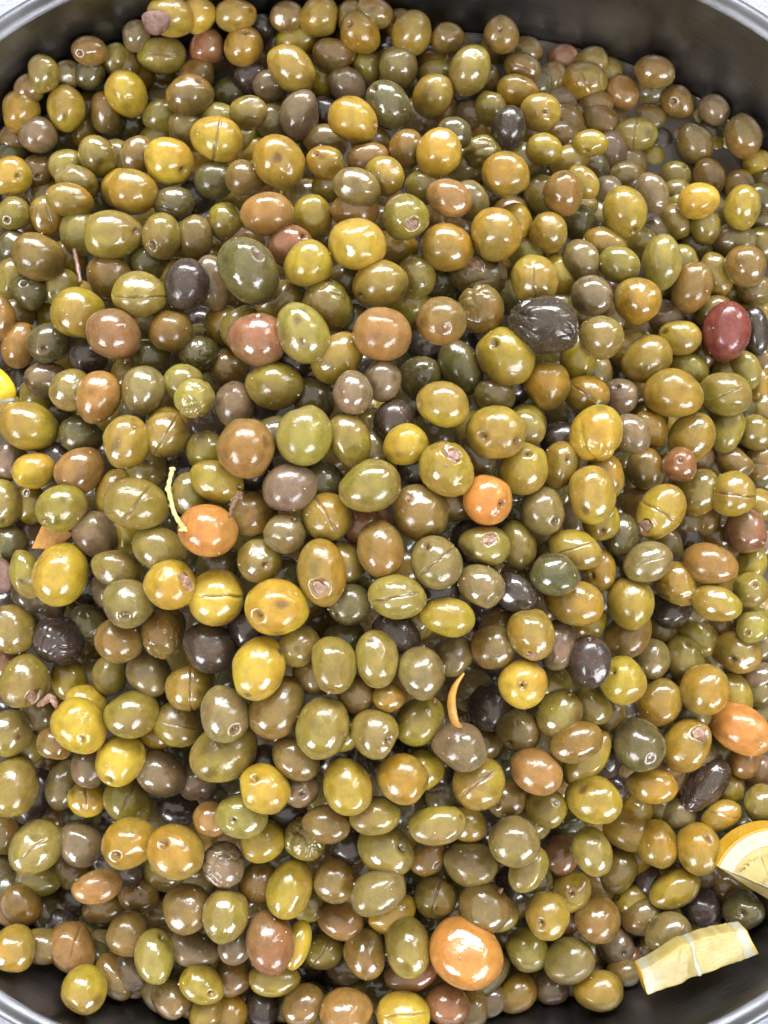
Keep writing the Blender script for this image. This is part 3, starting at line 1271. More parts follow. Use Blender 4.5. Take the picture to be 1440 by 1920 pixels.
def rad(o, dx, dy):
    t = math.radians(o['ang'])
    c = dx * math.cos(t) - dy * math.sin(t)
    s = dx * math.sin(t) + dy * math.cos(t)
    n = math.hypot(c, s) + 1e-9
    return 1 / math.sqrt((c / n / o['a']) ** 2 + (s / n / o['b']) ** 2)


for o in OL:
    o['a'] *= 1.04
    o['b'] *= 1.04
# a half hidden olive is as big as the others: grow it under the ones that cover it
for o in OL:
    if o['L'] < 0.5:
        continue
    want = local_size(o['x'], o['y']) * (0.99 + 0.05 * math.sin(o['x'] * 7 + o['y'] * 3))
    nb = max(o['b'], want * 0.92 if o['L'] >= 1 else want * 0.86)
    na = max(o['a'], nb * 1.08)
    if nb * na <= o['a'] * o['b'] * 1.02:
        continue
    sx = sy = 0.0
    for p in OL:
        if p['L'] < o['L'] - 0.05:
            dx, dy = p['x'] - o['x'], p['y'] - o['y']
            s_ = math.hypot(dx, dy) + 1e-6
            ov = rad(o, dx, dy) + rad(p, dx, dy) - s_
            if ov > 0:
                sx += dx / s_ * ov
                sy += dy / s_ * ov
    n_ = math.hypot(sx, sy)
    if n_ > 1:
        g = min(1.0, n_ / 12) * (0.5 * (na - o['a']) + 0.5 * (nb - o['b']))
        o['x'] += sx / n_ * g
        o['y'] += sy / n_ * g
    o['a'], o['b'] = na, nb

placed = []


def place(o, base, zmin, soft=0.62):
    d = base
    cand = [p for p in placed if abs(p['x'] - o['x']) < p['a'] + o['a'] and abs(p['y'] - o['y']) < p['a'] + o['a']]
    for p in cand:
        dx, dy = p['x'] - o['x'], p['y'] - o['y']
        Rr = rad(o, dx, dy) + rad(p, dx, dy)
        s = math.hypot(dx, dy)
        if s >= Rr:
            continue
        k = soft if o['L'] - p['L'] > 0.05 else 0.45
        dz = k * (o['b'] + p['b']) * p['d'] / FPX * math.sqrt(1 - (s / Rr) ** 2)
        # keep clear only of olives that lie above this one or would meet it
        if d < p['d'] + dz:
            d = p['d'] + dz
    r = px_dir(o['x'], o['y'])
    dmax = (CAM[2] - zmin) / -r[2]
    ok = d <= dmax + 0.012
    d = min(d, dmax)
    # keep it inside the pan wall
    for _ in range(40):
        q = CAM + r * d
        w = (o['b'] + o['a']) * 0.5 * d / FPX
        if q[2] > 0.112 or (abs((q[0] - PCX) / (PA - w)) ** PN + abs((q[1] - PCY) / (PB - w)) ** PN) <= 1:
            break
        d -= 0.0015
    o['d'] = d
    return ok


for o in OL:
    wet = o['x'] > 980 and o['y'] < 330
    zc = (ZB + 0.005) if wet else 0.077
    base = cap_depth(o['x'], o['y'], surf_depth(o['x'], o['y']), zc - (0.016 if o['L'] >= 3 and wet else 0)) + 0.0015 * o['L']
    place(o, base, (ZB - 0.006 if wet else 0.058) if o['L'] < 3 else 0.040)
    placed.append(o)

# olives the photograph hides: a packed bed below the visible ones and out to the wall
NV = len(OL)
fill = []
cl = list('ggmmbbttkdyG')
for k, dz in ((0, 0.0), (1, 0.017), (2, 0.034)):
    sp = 0.0195
    ny = int(0.62 / (sp * 0.87))
    for j in range(ny):
        for i in range(int(0.60 / sp)):
            x = -0.30 + i * sp + (0.5 * sp if (j + k) % 2 else 0) + rng.uniform(-.003, .003)
            y = -0.27 + j * sp * 0.87 + rng.uniform(-.003, .003) + k * 0.006
            if (abs((x - PCX) / (PA - 0.018)) ** PN + abs((y - PCY) / (PB - 0.018)) ** PN) > 1:
                continue
            # project a point near the heap surface
            z = 0.07
            for _ in range(4):
                q = np.array([x, y, z]) - CAM
                dep = q @ FW
                ppx, ppy = 720 + FPX * (q @ RT) / dep, 960 - FPX * (q @ UP) / dep
                d = cap_depth(ppx, ppy, surf_depth(ppx, ppy), 0.066)
                z = CAM[2] + px_dir(ppx, ppy)[2] * d
            inside = -20 < ppx < 1460 and -20 < ppy < 1940
            if not inside and k > 1:
                continue
            base = d + dz + (0.007 if inside else 0.0)
            z2 = CAM[2] + px_dir(ppx, ppy)[2] * base
            if z2 < 0.012:
                continue
            # brine that the photograph shows free of olives
            if ppx > 1000 and ppy < 330 and z2 > 0.040:
                base = (CAM[2] - 0.036) / -px_dir(ppx, ppy)[2]
            rr = rng.uniform(0.0092, 0.0112)
            a = rr * FPX / base
            o = dict(x=ppx, y=ppy, a=a * rng.uniform(1.02, 1.15), b=a * 0.96, ang=rng.uniform(0, 180), c=cl[rng.integers(len(cl))], L=4.0 + k, fl=[])
            if place(o, base, 0.011, 0.7):
                fill.append(o)
                placed.append(o)

ALL = OL + fill
# visible area of each, at a quarter of the photograph's size
H, Wd = 480, 360
zb = np.full((H, Wd), 9.0)
idm = np.full((H, Wd), -1)
YY, XX = np.mgrid[0:H, 0:Wd] * 4.0 + 2.0


def raster(n, o):
    t = math.radians(o['ang'])
    x0, x1 = int(max(0, (o['x'] - o['a']) / 4)), int(min(Wd, (o['x'] + o['a']) / 4 + 2))
    y0, y1 = int(max(0, (o['y'] - o['a']) / 4)), int(min(H, (o['y'] + o['a']) / 4 + 2))
    if x1 <= x0 or y1 <= y0:
        return
    dx, dy = XX[y0:y1, x0:x1] - o['x'], -(YY[y0:y1, x0:x1] - o['y'])
    c = (dx * math.cos(t) + dy * math.sin(t)) / o['a']
    s = (-dx * math.sin(t) + dy * math.cos(t)) / o['b']
    q = 1 - c * c - s * s
    dd = o['d'] - np.sqrt(np.maximum(q, 0)) * o['b'] * o['d'] / FPX
    mk = (q > 0) & (dd < zb[y0:y1, x0:x1])
    zb[y0:y1, x0:x1][mk] = dd[mk]
    idm[y0:y1, x0:x1][mk] = n


for n, o in enumerate(ALL):
    raster(n, o)
# depth at which the brine shows, and where gaps in the heap may be closed by deeper olives
DX, DY = (XX - 720) / FPX, (960 - YY) / FPX
RZ = FW[2] + DY * UP[2]
DB = (CAM[2] - ZB - 0.003) / -RZ
GX, GY = DX * (CAM[2] - 0.06) / -RZ, (FW[1] + DY * UP[1]) * (CAM[2] - 0.06) / -RZ
allow = (np.abs((GX - PCX) / (PA - 0.010)) ** PN + np.abs((GY - PCY) / (PB - 0.010)) ** PN < 1)
allow &= ~((XX > 880) & (YY < 150)) & ~((XX > 1160) & (YY < 330))
tries = np.zeros((H, Wd))
gaps = 0
for it in range(420):
    empty = (allow & (zb > DB) & (tries < 1)).astype(float)
    cs = np.pad(empty, 5).cumsum(0).cumsum(1)
    k = 7
    box = cs[k:, k:] - cs[:-k, k:] - cs[k:, :-k] + cs[:-k, :-k]
    box = box[2:2 + H, 2:2 + Wd]
    m = int(np.argmax(box))
    if box.ravel()[m] < 9:
        break
    gy, gx = divmod(m, Wd)
    gy, gx = min(max(gy, 0), H - 1), min(max(gx, 0), Wd - 1)
    ppx, ppy = gx * 4 + 2.0, gy * 4 + 2.0
    want = local_size(ppx, ppy) * rng.uniform(0.94, 1.04)
    o = dict(x=ppx, y=ppy, a=want * rng.uniform(1.03, 1.15), b=want * 0.95, ang=rng.uniform(0, 180), c='gbtdmbGd'[rng.integers(8)], L=3.5, fl=[])
    place(o, cap_depth(ppx, ppy, surf_depth(ppx, ppy), 0.070) + 0.006, 0.054, 0.58)
    placed.append(o); fill.append(o); ALL.append(o)
    raster(len(ALL) - 1, o)
    tries[max(0, gy - 3):gy + 4, max(0, gx - 3):gx + 4] += 1
    gaps += 1
print("gaps closed", gaps)
vis = np.bincount(idm[idm >= 0].ravel(), minlength=len(ALL))
for n, o in enumerate(ALL):
    o['vis'] = int(vis[n])
order = sorted(range(NV), key=lambda n: -ALL[n]['vis'])
SINGLE = set(order[:300])


# ------------------------------------------------------------------ olive shapes
def cube_sphere(n):
    key, V, Q = {}, [], []

    def vid(p):
        k = tuple(np.round(p, 6))
        if k not in key:
            key[k] = len(V)
            V.append(p)
        return key[k]
    g = np.tan(np.linspace(-1, 1, n + 1) * math.pi / 4)
    for ax in range(3):
        for sg in (-1, 1):
            for i in range(n):
                for j in range(n):
                    c = []
                    for (a, b) in ((i, j), (i + 1, j), (i + 1, j + 1), (i, j + 1)):
                        p = [0, 0, 0]
                        p[ax] = sg
                        p[(ax + 1) % 3] = g[a]
                        p[(ax + 2) % 3] = g[b]
                        c.append(vid(np.array(p, float) / np.linalg.norm(p)))
                    Q.append(c if sg > 0 else c[::-1])
    return np.array(V), np.array(Q)


CS = {n: cube_sphere(n) for n in (5, 7, 10, 14, 20, 31)}


def waves(P, n, f0, f1):
    """smooth random field on the unit sphere, about -1..1"""
    K = rng.normal(size=(n, 3))
    K /= np.linalg.norm(K, axis=1)[:, None]
    K *= rng.uniform(f0, f1, n)[:, None]
    return np.sin(P @ K.T + rng.uniform(0, 6.28, n)).sum(1) / math.sqrt(n / 2) / 1.6


def frame(o):
    """location, rotation and semi-axes that give the olive its outline in the photograph"""
    c = px_dir(o['x'], o['y'])
    d = o['d']
    loc = CAM + c * d
    w = -c / np.linalg.norm(c)
    t = math.radians(o['ang'])
    e1 = (math.cos(t) * RT + math.sin(t) * UP) * o['a'] * d / FPX
    e2 = (-math.sin(t) * RT + math.cos(t) * UP) * o['b'] * d / FPX
    E = np.stack([e1 - (e1 @ w) * w, e2 - (e2 @ w) * w], 1)
    U, s, _ = np.linalg.svd(E, full_matrices=False)
    u, v = U[:, 0], U[:, 1]
    if np.cross(u, v) @ w < 0:
        v = -v
    Rm = np.stack([u, v, w], 1)
    return loc, Rm, np.array([s[0], s[1], 0.97 * s[1]])


def local_dir(o, loc, Rm, ax, hx, hy):
    """direction on the unit olive under a pixel of the photograph"""
    q = px_dir(hx, hy) * o['d'] + CAM - loc
    l = Rm.T @ q / ax
    r = math.hypot(l[0], l[1])
    if r > 0.93:
        l[0] *= 0.93 / r
        l[1] *= 0.93 / r
        r = 0.93
    return np.array([l[0], l[1], math.sqrt(1 - r * r)])


def shape(o, res, loc, Rm, ax):
    P, Q = CS[res]
    kinds = [f[0] for f in o['fl']]
    base = np.array(lin(*PAL[o['c']]))
    sec = np.array(lin(*SEC[o['c']]))
    sec = sec * 0.76
    gm = base.mean(); base = np.clip(gm + (base - gm) * (1.12 if o['c'] in 'YoRar' else 1.16), 0.003, 1)
    base = 0.76 * base * rng.uniform(0.88, 1.12) * np.array([1, rng.uniform(.97, 1.02), rng.uniform(.85, 1.2)])
    r = 1 + 0.036 * waves(P, 6, 1.5, 3.4) + 0.009 * waves(P, 8, 4, 8)
    # one or two pressed facets
    for _ in range(rng.integers(1, 6)):
        n = rng.normal(size=3); n /= np.linalg.norm(n)
        h = P @ n
        r = np.where(h > 0.82, r - (h - 0.82) * rng.uniform(0.15, 0.55), r)
    if res > 10 and rng.random() < 0.7:
        n = rng.normal(size=3); n[2] = abs(n[2]); n /= np.linalg.norm(n)
        r -= rng.uniform(0.02, 0.07) * np.exp(-((1 - P @ n) / rng.uniform(0.03, 0.09)) ** 2)
    m = np.clip(0.5 + 0.55 * waves(P, 5, 1.5, 3.5), 0, 1)[:, None]
    col = base * (1 - m * 0.75) + sec * (m * 0.75)
    v = waves(P, 10, 6, 14)[:, None]
    col = col * (1 + 0.09 * v)
    bl = np.clip(waves(P, 9, 4, 8) - 0.95, 0, 1)[:, None] * 1.1      # bruises
    col = col * (1 - 0.45 * np.clip(bl, 0, 1))
    holes = []
    brown = np.array([0.10, 0.045, 0.02])
    for f in o['fl']:
        if f[0] in 'hmnc':
            n = local_dir(o, loc, Rm, ax, f[1], f[2])
            ang = np.arccos(np.clip(P @ n, -1, 1))
            if f[0] == 'h':
                r += 0.010 * np.exp(-((ang - 0.30) / 0.12) ** 2) - 0.22 * np.exp(-(ang / 0.125) ** 2)
                k = np.exp(-(ang / 0.20) ** 2)[:, None]
                col = col * (1 - 0.75 * k) + brown * 0.75 * k
            elif f[0] == 'n':
                r -= 0.07 * np.exp(-(ang / 0.22) ** 2)
                k = np.exp(-(ang / 0.18) ** 2)[:, None]
                col = col * (1 - 0.6 * k) + brown * 0.6 * k
            elif f[0] == 'm':
                w = ang * (1 + 0.35 * waves(P, 6, 6, 14))
                k = (1 / (1 + np.exp((w - 0.15) / 0.02)))[:, None]
                r -= 0.05 * k[:, 0]
                col = col * (1 - 0.8 * k) + brown * 0.8 * k
            elif f[0] == 'c':
                w = ang * (1 + 0.25 * waves(P, 6, 6, 14))
                k = (1 / (1 + np.exp((w - 0.30) / 0.02)))[:, None]
                r += 0.03 * np.exp(-((w - 0.36) / 0.06) ** 2) - 0.11 * k[:, 0]
                col = col * (1 - 0.8 * k) + np.array([0.22, 0.11, 0.07]) * 0.8 * k
            holes.append((f[0], n))
        elif f[0] == 's':
            t = math.radians(f[1]) - math.atan2(Rm[:, 0] @ UP, Rm[:, 0] @ RT)
            n = np.array([-math.sin(t), math.cos(t), 0.0]) + rng.normal(size=3) * 0.04
            n /= np.linalg.norm(n)
            h = P @ n + 0.03 * waves(P, 6, 4, 11)
            tt = np.cross(n, [0, 0, 1.0])
            k = np.exp(-(h / rng.uniform(0.028, 0.05)) ** 2) / (1 + np.exp((np.abs(P @ tt + rng.uniform(-.25, .25)) - rng.uniform(.45, .95)) / 0.06)) * (P[:, 2] > -0.2)
            r -= 0.085 * k
            r += 0.018 * np.exp(-((np.abs(h) - 0.07) / 0.04) ** 2) * (h > 0)
            k = k[:, None]
            col = col * (1 - 0.8 * k) + np.array([0.13, 0.07, 0.04]) * 0.8 * k
        elif f[0] == 'w':
            q = P @ np.diag([1, 1, 1])
            a = waves(q + 0.12 * np.stack([waves(P, 5, 3, 6)] * 3, 1), 6, 4.5, 7.5)
            b2 = waves(q, 7, 10, 16)
            mask = np.clip(0.55 + waves(P, 4, 1.5, 3), 0, 1)
            r -= mask * (0.085 * np.clip(1 - np.abs(a) * 1.9, 0, 1) ** 1.4 + 0.028 * np.clip(1 - np.abs(b2) * 2.2, 0, 1))
    if o['c'] == 'd' and 'h' not in kinds and o['a'] > 60:
        pass
    if rng.random() < 0.35 and not holes:                     # a drawn-out tip
        r += rng.uniform(0.02, 0.07) * np.exp(-((1 - P[:, 0] * rng.choice([-1, 1])) / 0.06))
    V = P * r[:, None] * ax
    V[:, 1:] *= (1 + rng.uniform(-0.11, 0.11) * P[:, 0])[:, None]
    return V, Q, np.concatenate([np.clip(col, 0.004, 0.9), np.ones((len(col), 1))], 1), r, holes


def blob(rx, ry, rz, rough, n=7):
    P, Q = CS[n]
    r = 1 + rough * waves(P, 8, 3, 8)
    return P * r[:, None] * np.array([rx, ry, rz]), Q


def align(n):
    return Vector(n).to_track_quat('Z', 'Y').to_matrix().to_4x4()


things = []
for idx in order[:300]:
    o = ALL[idx]
    kinds = [f[0] for f in o['fl']]
    res = 31 if ('s' in kinds or 'w' in kinds) else 20 if kinds else 14
    loc, Rm, ax = frame(o)
    V, Q, colr, r, holes = shape(o, res, loc, Rm, ax)
    me = quad_mesh("olive", V, Q, M_OLIVE, colr)
    ob = bpy.data.objects.new("olive", me)
    COL.objects.link(ob)
    M4 = Matrix([list(Rm[0]) + [loc[0]], list(Rm[1]) + [loc[1]], list(Rm[2]) + [loc[2]], [0, 0, 0, 1]])
    ob.matrix_world = M4
    s = ax[1]
    for kd, n in holes:
        ang = np.arccos(np.clip(CS[res][0] @ n, -1, 1))
        rr = r[np.argmin(ang)]
        p = n * ax * rr
        nn = n / ax
        nn /= np.linalg.norm(nn)
        if kd == 'h':
            Vb, Qb = blob(0.095 * s, rng.uniform(.05, .08) * s, 0.022 * s, 0.3)
            c = bpy.data.objects.new("stem_hole", quad_mesh("stem_hole", Vb, Qb, M_PIT, np.ones((len(Vb), 4))))
        elif kd == 'n':
            Vb, Qb = blob(0.085 * s, 0.075 * s, 0.16 * s, 0.22)
            c = bpy.data.objects.new("stem_stub", quad_mesh("stem_stub", Vb, Qb, M_STUB, np.ones((len(Vb), 4))))
        elif kd == 'c':
            Vb, Qb = blob(0.30 * s, 0.21 * s, 0.055 * s, 0.5, 14)
            c = bpy.data.objects.new("torn_flesh", quad_mesh("torn_flesh", Vb, Qb, M_FLESH, np.ones((len(Vb), 4))))
        else:
            continue
        COL.objects.link(c)
        c.parent = ob
        c.matrix_local = Matrix.Translation(Vector(p + nn * 0.01 * s)) @ align(nn) @ Matrix.Rotation(rng.uniform(0, 6.28), 4, 'Z')
    o['ob'] = ob
    things.append(o)

# everything smaller in the picture: one object of kind stuff
Vs, Qs, Cs, nv = [], [], [], 0
for n, o in enumerate(ALL):
    if n in SINGLE:
        continue
    loc, Rm, ax = frame(o)
    res = 5 if (o['vis'] == 0) else 10 if o['vis'] < 80 else 14 if not o['fl'] else 20
    V, Q, colr, r, holes = shape(o, res, loc, Rm, ax)
    Vs.append(V @ Rm.T + loc)
    Qs.append(Q + nv)
    Cs.append(colr)
    nv += len(V)
me = quad_mesh("olive_bed", np.concatenate(Vs), np.concatenate(Qs), M_OLIVE, np.concatenate(Cs))
bed = bpy.data.objects.new("olive_bed", me)
COL.objects.link(bed)
tag(bed, "mass of smaller olives lying half hidden between and under the others", kind="stuff")
print("olives", NV, "fill", len(fill), "quads", len(me.polygons) + sum(len(o['ob'].data.polygons) for o in things), "min vis", ALL[order[299]]['vis'])


# ------------------------------------------------------------------ labels
# landmarks: x, y in the photograph, short name used by the neighbours, full label
MARKS = [
 (316, 30, "torn olive baring its pit", "large torn olive baring its pink pit at the top left of the heap"),
 (237, 177, "upright yellow upper-left olive", "glossy yellow oval olive standing out in the upper left, near the pan wall"),
 (18, 332, "yellow left-edge pitted olive", "bright yellow olive with a hole at the left edge, near the top"),
 (317, 302, "golden olive with black hole", "golden yellow olive with a dark hole at its lower right, upper left of heap"),
 (407, 263, "yellow dented upper olive", "bright yellow dented olive touching the golden one with the black hole"),
 (546, 130, "tall yellow top olive", "glossy tall yellow olive near the middle of the top rows"),
 (661, 226, "golden olive with pointed tip", "golden orange olive with a pointed tip at its lower right"),
 (524, 303, "large brown upper olive", "largest brown olive of the upper rows, with a small pale scar"),
 (729, 198, "charcoal grey top olive", "charcoal grey olive with a notch at its upper left, in the top rows"),
 (942, 67, "brown holed top olive", "brown olive with a stem hole leaning against the dark top wall"),
 (1015, 211, "yellow-green olive with centred hole", "yellow-green olive with a neat dark hole, upper right rows"),
 (1165, 176, "orange olive by the brine", "golden orange olive standing at the edge of the open brine"),
 (1227, 136, "topmost olive in the brine", "smooth brown olive nearest the top wall, standing in the open brine"),
 (1271, 192, "holed olive in the brine", "brown olive with a stem hole standing in the open brine, upper right"),
 (823, 288, "tall golden upper olive", "tall golden yellow olive with a flat glossy front, right of top centre"),
 (467, 509, "huge dark green olive", "very large dark green oval olive with a small dark scar"),
 (214, 628, "salmon brown oval olive", "large salmon brown oval olive in the left part of the heap"),
 (351, 536, "near-black upper-left olive", "nearly black smooth olive beside the huge dark green one"),
 (762, 405, "green olive with bottom scar", "green olive with a torn pinkish stem scar at its lower side"),
 (669, 458, "large shiny yellow-green olive", "large shiny yellow-green oval olive right of the reddish holed one"),
 (1020, 610, "huge black wrinkled olive", "very large blackish brown olive with deep wrinkles"),
 (1361, 622, "dark red olive", "dark red glossy olive near the right edge, the only red one"),
 (827, 603, "olive with protruding stem chip", "brown-green olive with a pale stem chip sticking out of its hole"),
 (896, 517, "grey-green olive with chip", "grey-green wrinkled olive with a pale torn chip on top"),
 (731, 627, "orange-brown central olive", "large orange-brown oval olive in the middle of the heap"),
 (464, 842, "large peach brown olive", "large peach brown olive with a dark nick at its upper right"),
 (930, 811, "ochre olive with two holes", "large ochre yellow olive with two dark holes"),
 (1119, 810, "bright yellow right-hand olive", "bright yellow smooth olive in the right half of the heap"),
 (914, 940, "orange olive with black scar", "round orange olive with a cracked black stem scar"),
 (390, 998, "orange olive under the twig", "bright orange olive with the green twig lying across its upper left"),
 (837, 881, "crumpled yellow-green olive", "crumpled yellow-green olive above the orange one with the black scar"),
 (521, 1139, "brightest yellow olive", "brightest yellow olive, with two small pits, in the middle of the heap"),
 (318, 1098, "yellow olive with torn scar", "round yellow olive with a torn pinkish scar on its right side"),
 (605, 1075, "torn tan olive", "upright tan olive with a torn pink gash at its lower end"),
 (406, 1118, "yellow olive split across", "golden yellow olive with a thin split running straight across"),
 (982, 1281, "yellow olive with square hole", "golden yellow olive with a large squarish dark hole"),
 (1108, 1240, "near-black purple olive", "near-black purple oval olive in the right half"),
 (149, 1362, "large golden left olive", "large round golden olive with two tiny dark spots, at the left"),
 (484, 1255, "golden speckled olive", "large golden speckled oval olive tilted to the right"),
 (496, 1480, "yellow olive with upper hole", "bright yellow olive with a hole at its upper left, lower half"),
 (110, 1200, "black-brown wrinkled left olive", "black-brown wrinkled olive near the left edge"),
 (873, 1787, "largest orange olive", "largest olive of all, smooth and bright orange, at the bottom"),
 (505, 1765, "reddish brown bottom olive", "tall reddish brown glossy olive near the bottom"),
 (544, 1665, "golden olive with dented swirl", "upright golden olive with a swirling dent, near the bottom"),
 (1387, 1366, "orange right-edge olive", "large orange olive cut by the right edge of the picture"),
 (1237, 957, "gaping ochre olive", "ochre green olive with a gaping split at its lower end"),
 (158, 1855, "lone bottom-left olive", "yellow-green olive lying lowest against the bottom-left wall"),
 (332, 1598, "golden bottom-left holed olive", "round golden olive with a small ringed hole, lower left"),
 (1333, 1058, "smooth orange-brown right olive", "smooth orange-brown oval olive near the right edge"),
 (720, 1800, "tall green bottom olive", "x"),
 (1113, 1498, "boxy yellow-green right olive", "large boxy yellow-green olive right of centre in the lower half"),
 (819, 1532, "broad ochre lower olive", "x"),
 (1320, 1493, "black-brown lower-right olive", "black-brown creased olive in the lower right"),
 (260, 945, "large brown-green left olive", "large brown-green oval olive with a fine scratch, left of the twig"),
]
CN = dict(Y="bright yellow", y="ochre yellow", G="amber", l="light green", g="green", m="grey-green", d="dark green", b="brown",
          a="orange-brown", o="orange", r="reddish brown", R="dark red", t="taupe", k="blackish")
FN = dict(h="with stem hole", n="with stem stub", m="with dark blemish", c="with torn patch", s="with split skin", w="wrinkled")
lm = []
for x, y, short, full in MARKS:
    best = min(things, key=lambda o: math.hypot(o['x'] - x, o['y'] - y))
    dd = math.hypot(best['x'] - x, best['y'] - y)
    if dd < 16 and 'label' not in best and full != "x":
        best['label'] = full
        lm.append((best, short))
    elif full != "x":
        print("landmark lost", short, round(dd))
used = {o['label'] for o in things if 'label' in o}
DIRS = ["right of", "upper right of", "above", "upper left of", "left of", "lower left of", "below", "lower right of"]


def describe(o, mark, short, level):
    dx, dy = o['x'] - mark['x'], mark['y'] - o['y']
    k = int(round(math.atan2(dy, dx) / (math.pi / 4))) % 8
    dist = math.hypot(dx, dy)
    n = max(1, int(round(dist / 82.0)))
    near = {1: "just", 2: "two olives", 3: "three olives", 4: "four olives"}.get(n, "far")
    ratio = o['a'] / o['b']
    shp = "oval " if ratio > 1.2 else "round " if ratio < 1.08 else ""
    f = o['fl'][0][0] if o['fl'] else ''
    if level and not shp:
        rel = o['a'] * o['b'] / local_size(o['x'], o['y']) ** 2
        shp = "small " if rel < 0.9 else "big " if rel > 1.15 else ""
    pre = ("wrinkled " if f == 'w' else "") + shp + CN[o['c']] + " olive" + ("" if f in ('', 'w') else " " + FN[f])
    return "%s, %s %s the %s" % (pre, near, DIRS[k], short)


lost = 0
for o in things:
    if 'label' in o:
        continue
    near = sorted(lm, key=lambda q: math.hypot(q[0]['x'] - o['x'], q[0]['y'] - o['y']))[:6]
    lab = None
    for level in (0, 1):
        for mk, short in near[:(3 if level == 0 else 6)]:
            c = describe(o, mk, short, level)
            if c not in used and len(c.split()) <= 16:
                lab = c
                break
        if lab:
            break
    if lab is None:
        lost += 1
        lab = c
    used.add(lab)
    o['label'] = lab
print("labels not unique:", lost)
for o in things:
    tag(o['ob'], o['label'], "olive", "olives heaped in the steel pan")

# ------------------------------------------------------------------ the other things on the heap


def P3(px, py, lift=0.0, d=None):
    """a point on the heap surface seen at a pixel of the photograph"""
    if d is None:
        d = cap_depth(px, py, surf_depth(px, py), ZTOP) - 0.008
    return CAM + px_dir(px, py) * (d - lift)


def tube(name, pts, radii, mat, parent=None, seg=8, rip=0.22, flat=1.0):
    pts = [np.array(p) for p in pts]
    # smooth the path
    for _ in range(2):
        q, rq = [pts[0]], [radii[0]]
        for i in range(len(pts) - 1):
            q += [pts[i] * .75 + pts[i + 1] * .25, pts[i] * .25 + pts[i + 1] * .75]
            rq += [radii[i] * .75 + radii[i + 1] * .25, radii[i] * .25 + radii[i + 1] * .75]
        q.append(pts[-1]); rq.append(radii[-1])
        pts, radii = q, rq
    V, F = [], []
    n = len(pts)
    for i, p in enumerate(pts):
        t = pts[min(i + 1, n - 1)] - pts[max(i - 1, 0)]
        t /= np.linalg.norm(t)
        a = np.cross(t, [0.3, 0.2, 1.0]); a /= np.linalg.norm(a)
        b = np.cross(t, a)
        for k in range(seg):
            w = 2 * math.pi * k / seg
            rr = radii[i] * (1 + rip * math.sin(i * 2.1 + k * 1.7))
            V.append(p + rr * (flat * math.cos(w) * a + math.sin(w) * b))
    for i in range(n - 1):
        for k in range(seg):
            k2 = (k + 1) % seg
            F.append((i * seg + k, i * seg + k2, (i + 1) * seg + k2, (i + 1) * seg + k))
    F.append(tuple(range(seg - 1, -1, -1)))
    F.append(tuple(range((n - 1) * seg, n * seg)))
    return mesh_obj(name, V, F, mat, parent)


def lump(name, px, py, rx, ry, rz, ang, mat, rough=0.2, lift=0.0, parent=None, d=None, n=10):
    """an irregular lump; sizes in photograph pixels"""
    c = P3(px, py, lift, d)
    s = (CAM[2] - c[2]) / FPX
    P, Q = CS[n]
    r = 1 + rough * waves(P, 8, 2, 6)
    V = P * r[:, None] * np.array([rx, ry, rz]) * s
    t = math.radians(ang)
    M = np.array([[math.cos(t), -math.sin(t), 0], [math.sin(t), math.cos(t), 0], [0, 0, 1]])
    return mesh_obj(name, V @ M.T + c, Q, mat, parent)


def prism(name, pts, thick, mat, parent=None, d=None, tilt=(0, 0), bevel=0.0008, inset=0.0):
    """polygon given in photograph pixels, laid on a plane of its own and given real thickness; tilt = metres of depth per pixel"""
    cx = sum(p[0] for p in pts) / len(pts)
    cy = sum(p[1] for p in pts) / len(pts)
    ref = prism.ref or (cx, cy)
    top = []
    for x, y in pts:
        dd = d + tilt[0] * (x - ref[0]) + tilt[1] * (y - ref[1])
        top.append(CAM + px_dir(x, y) * dd + np.array([0, 0, inset]))
    n0 = np.cross(top[1] - top[0], top[2] - top[0])
    n0 /= np.linalg.norm(n0)
    if n0[2] < 0:
        n0 = -n0
    V = top + [p - n0 * thick for p in top]
    n = len(pts)
    F = [tuple(range(n)), tuple(range(2 * n - 1, n - 1, -1))]
    for i in range(n):
        j = (i + 1) % n
        F.append((i, i + n, j + n, j))
    o = mesh_obj(name, V, F, mat, parent, smooth=False)
    import bmesh
    bm = bmesh.new(); bm.from_mesh(o.data)
    bmesh.ops.recalc_face_normals(bm, faces=bm.faces)
    bmesh.ops.bevel(bm, geom=list(bm.edges), offset=bevel, segments=2, profile=0.6, affect='EDGES', clamp_overlap=True)
    bm.to_mesh(o.data); bm.free()
    for p in o.data.polygons:
        p.use_smooth = True
    return o


prism.ref = None


def T(ox, oy, pts):
    return [(ox + x / 3.6, oy + y / 3.6) for x, y in pts]


# green twig lying by the orange olive
tw = bpy.data.objects.new("twig", None); COL.objects.link(tw)
o_or = next(o for o in things if o['label'].startswith("bright orange olive with the green twig"))
d0 = o_or['d'] - o_or['b'] * o_or['d'] / FPX
tp = [(323, 880), (319, 898), (315, 916), (321, 938), (324, 956), (333, 974), (345, 991)]
dd = [d0 + 0.008, d0 + 0.006, d0 + 0.004, d0 + 0.003, d0 + 0.001, d0 - 0.001, d0 + 0.003]
tube("stalk", [P3(x, y, 0, q) for (x, y), q in zip(tp, dd)], [.0011, .0009, .0012, .0010, .0010, .0010, .0011], M_TWIG, tw)
lump("knob", 345, 992, 8, 5, 5, 0, M_TWIG, .3, 0, tw, d0 + 0.002, 7)
lump("knob", 315, 916, 5, 5, 4, 0, M_TWIG, .3, 0, tw, d0 + 0.004, 7)
lump("knob", 323, 879, 5, 4, 4, 0, M_TWIG, .3, 0, tw, d0 + 0.008, 7)
tag(tw, "thin yellow-green twig lying against the orange olive at left centre", "twig")

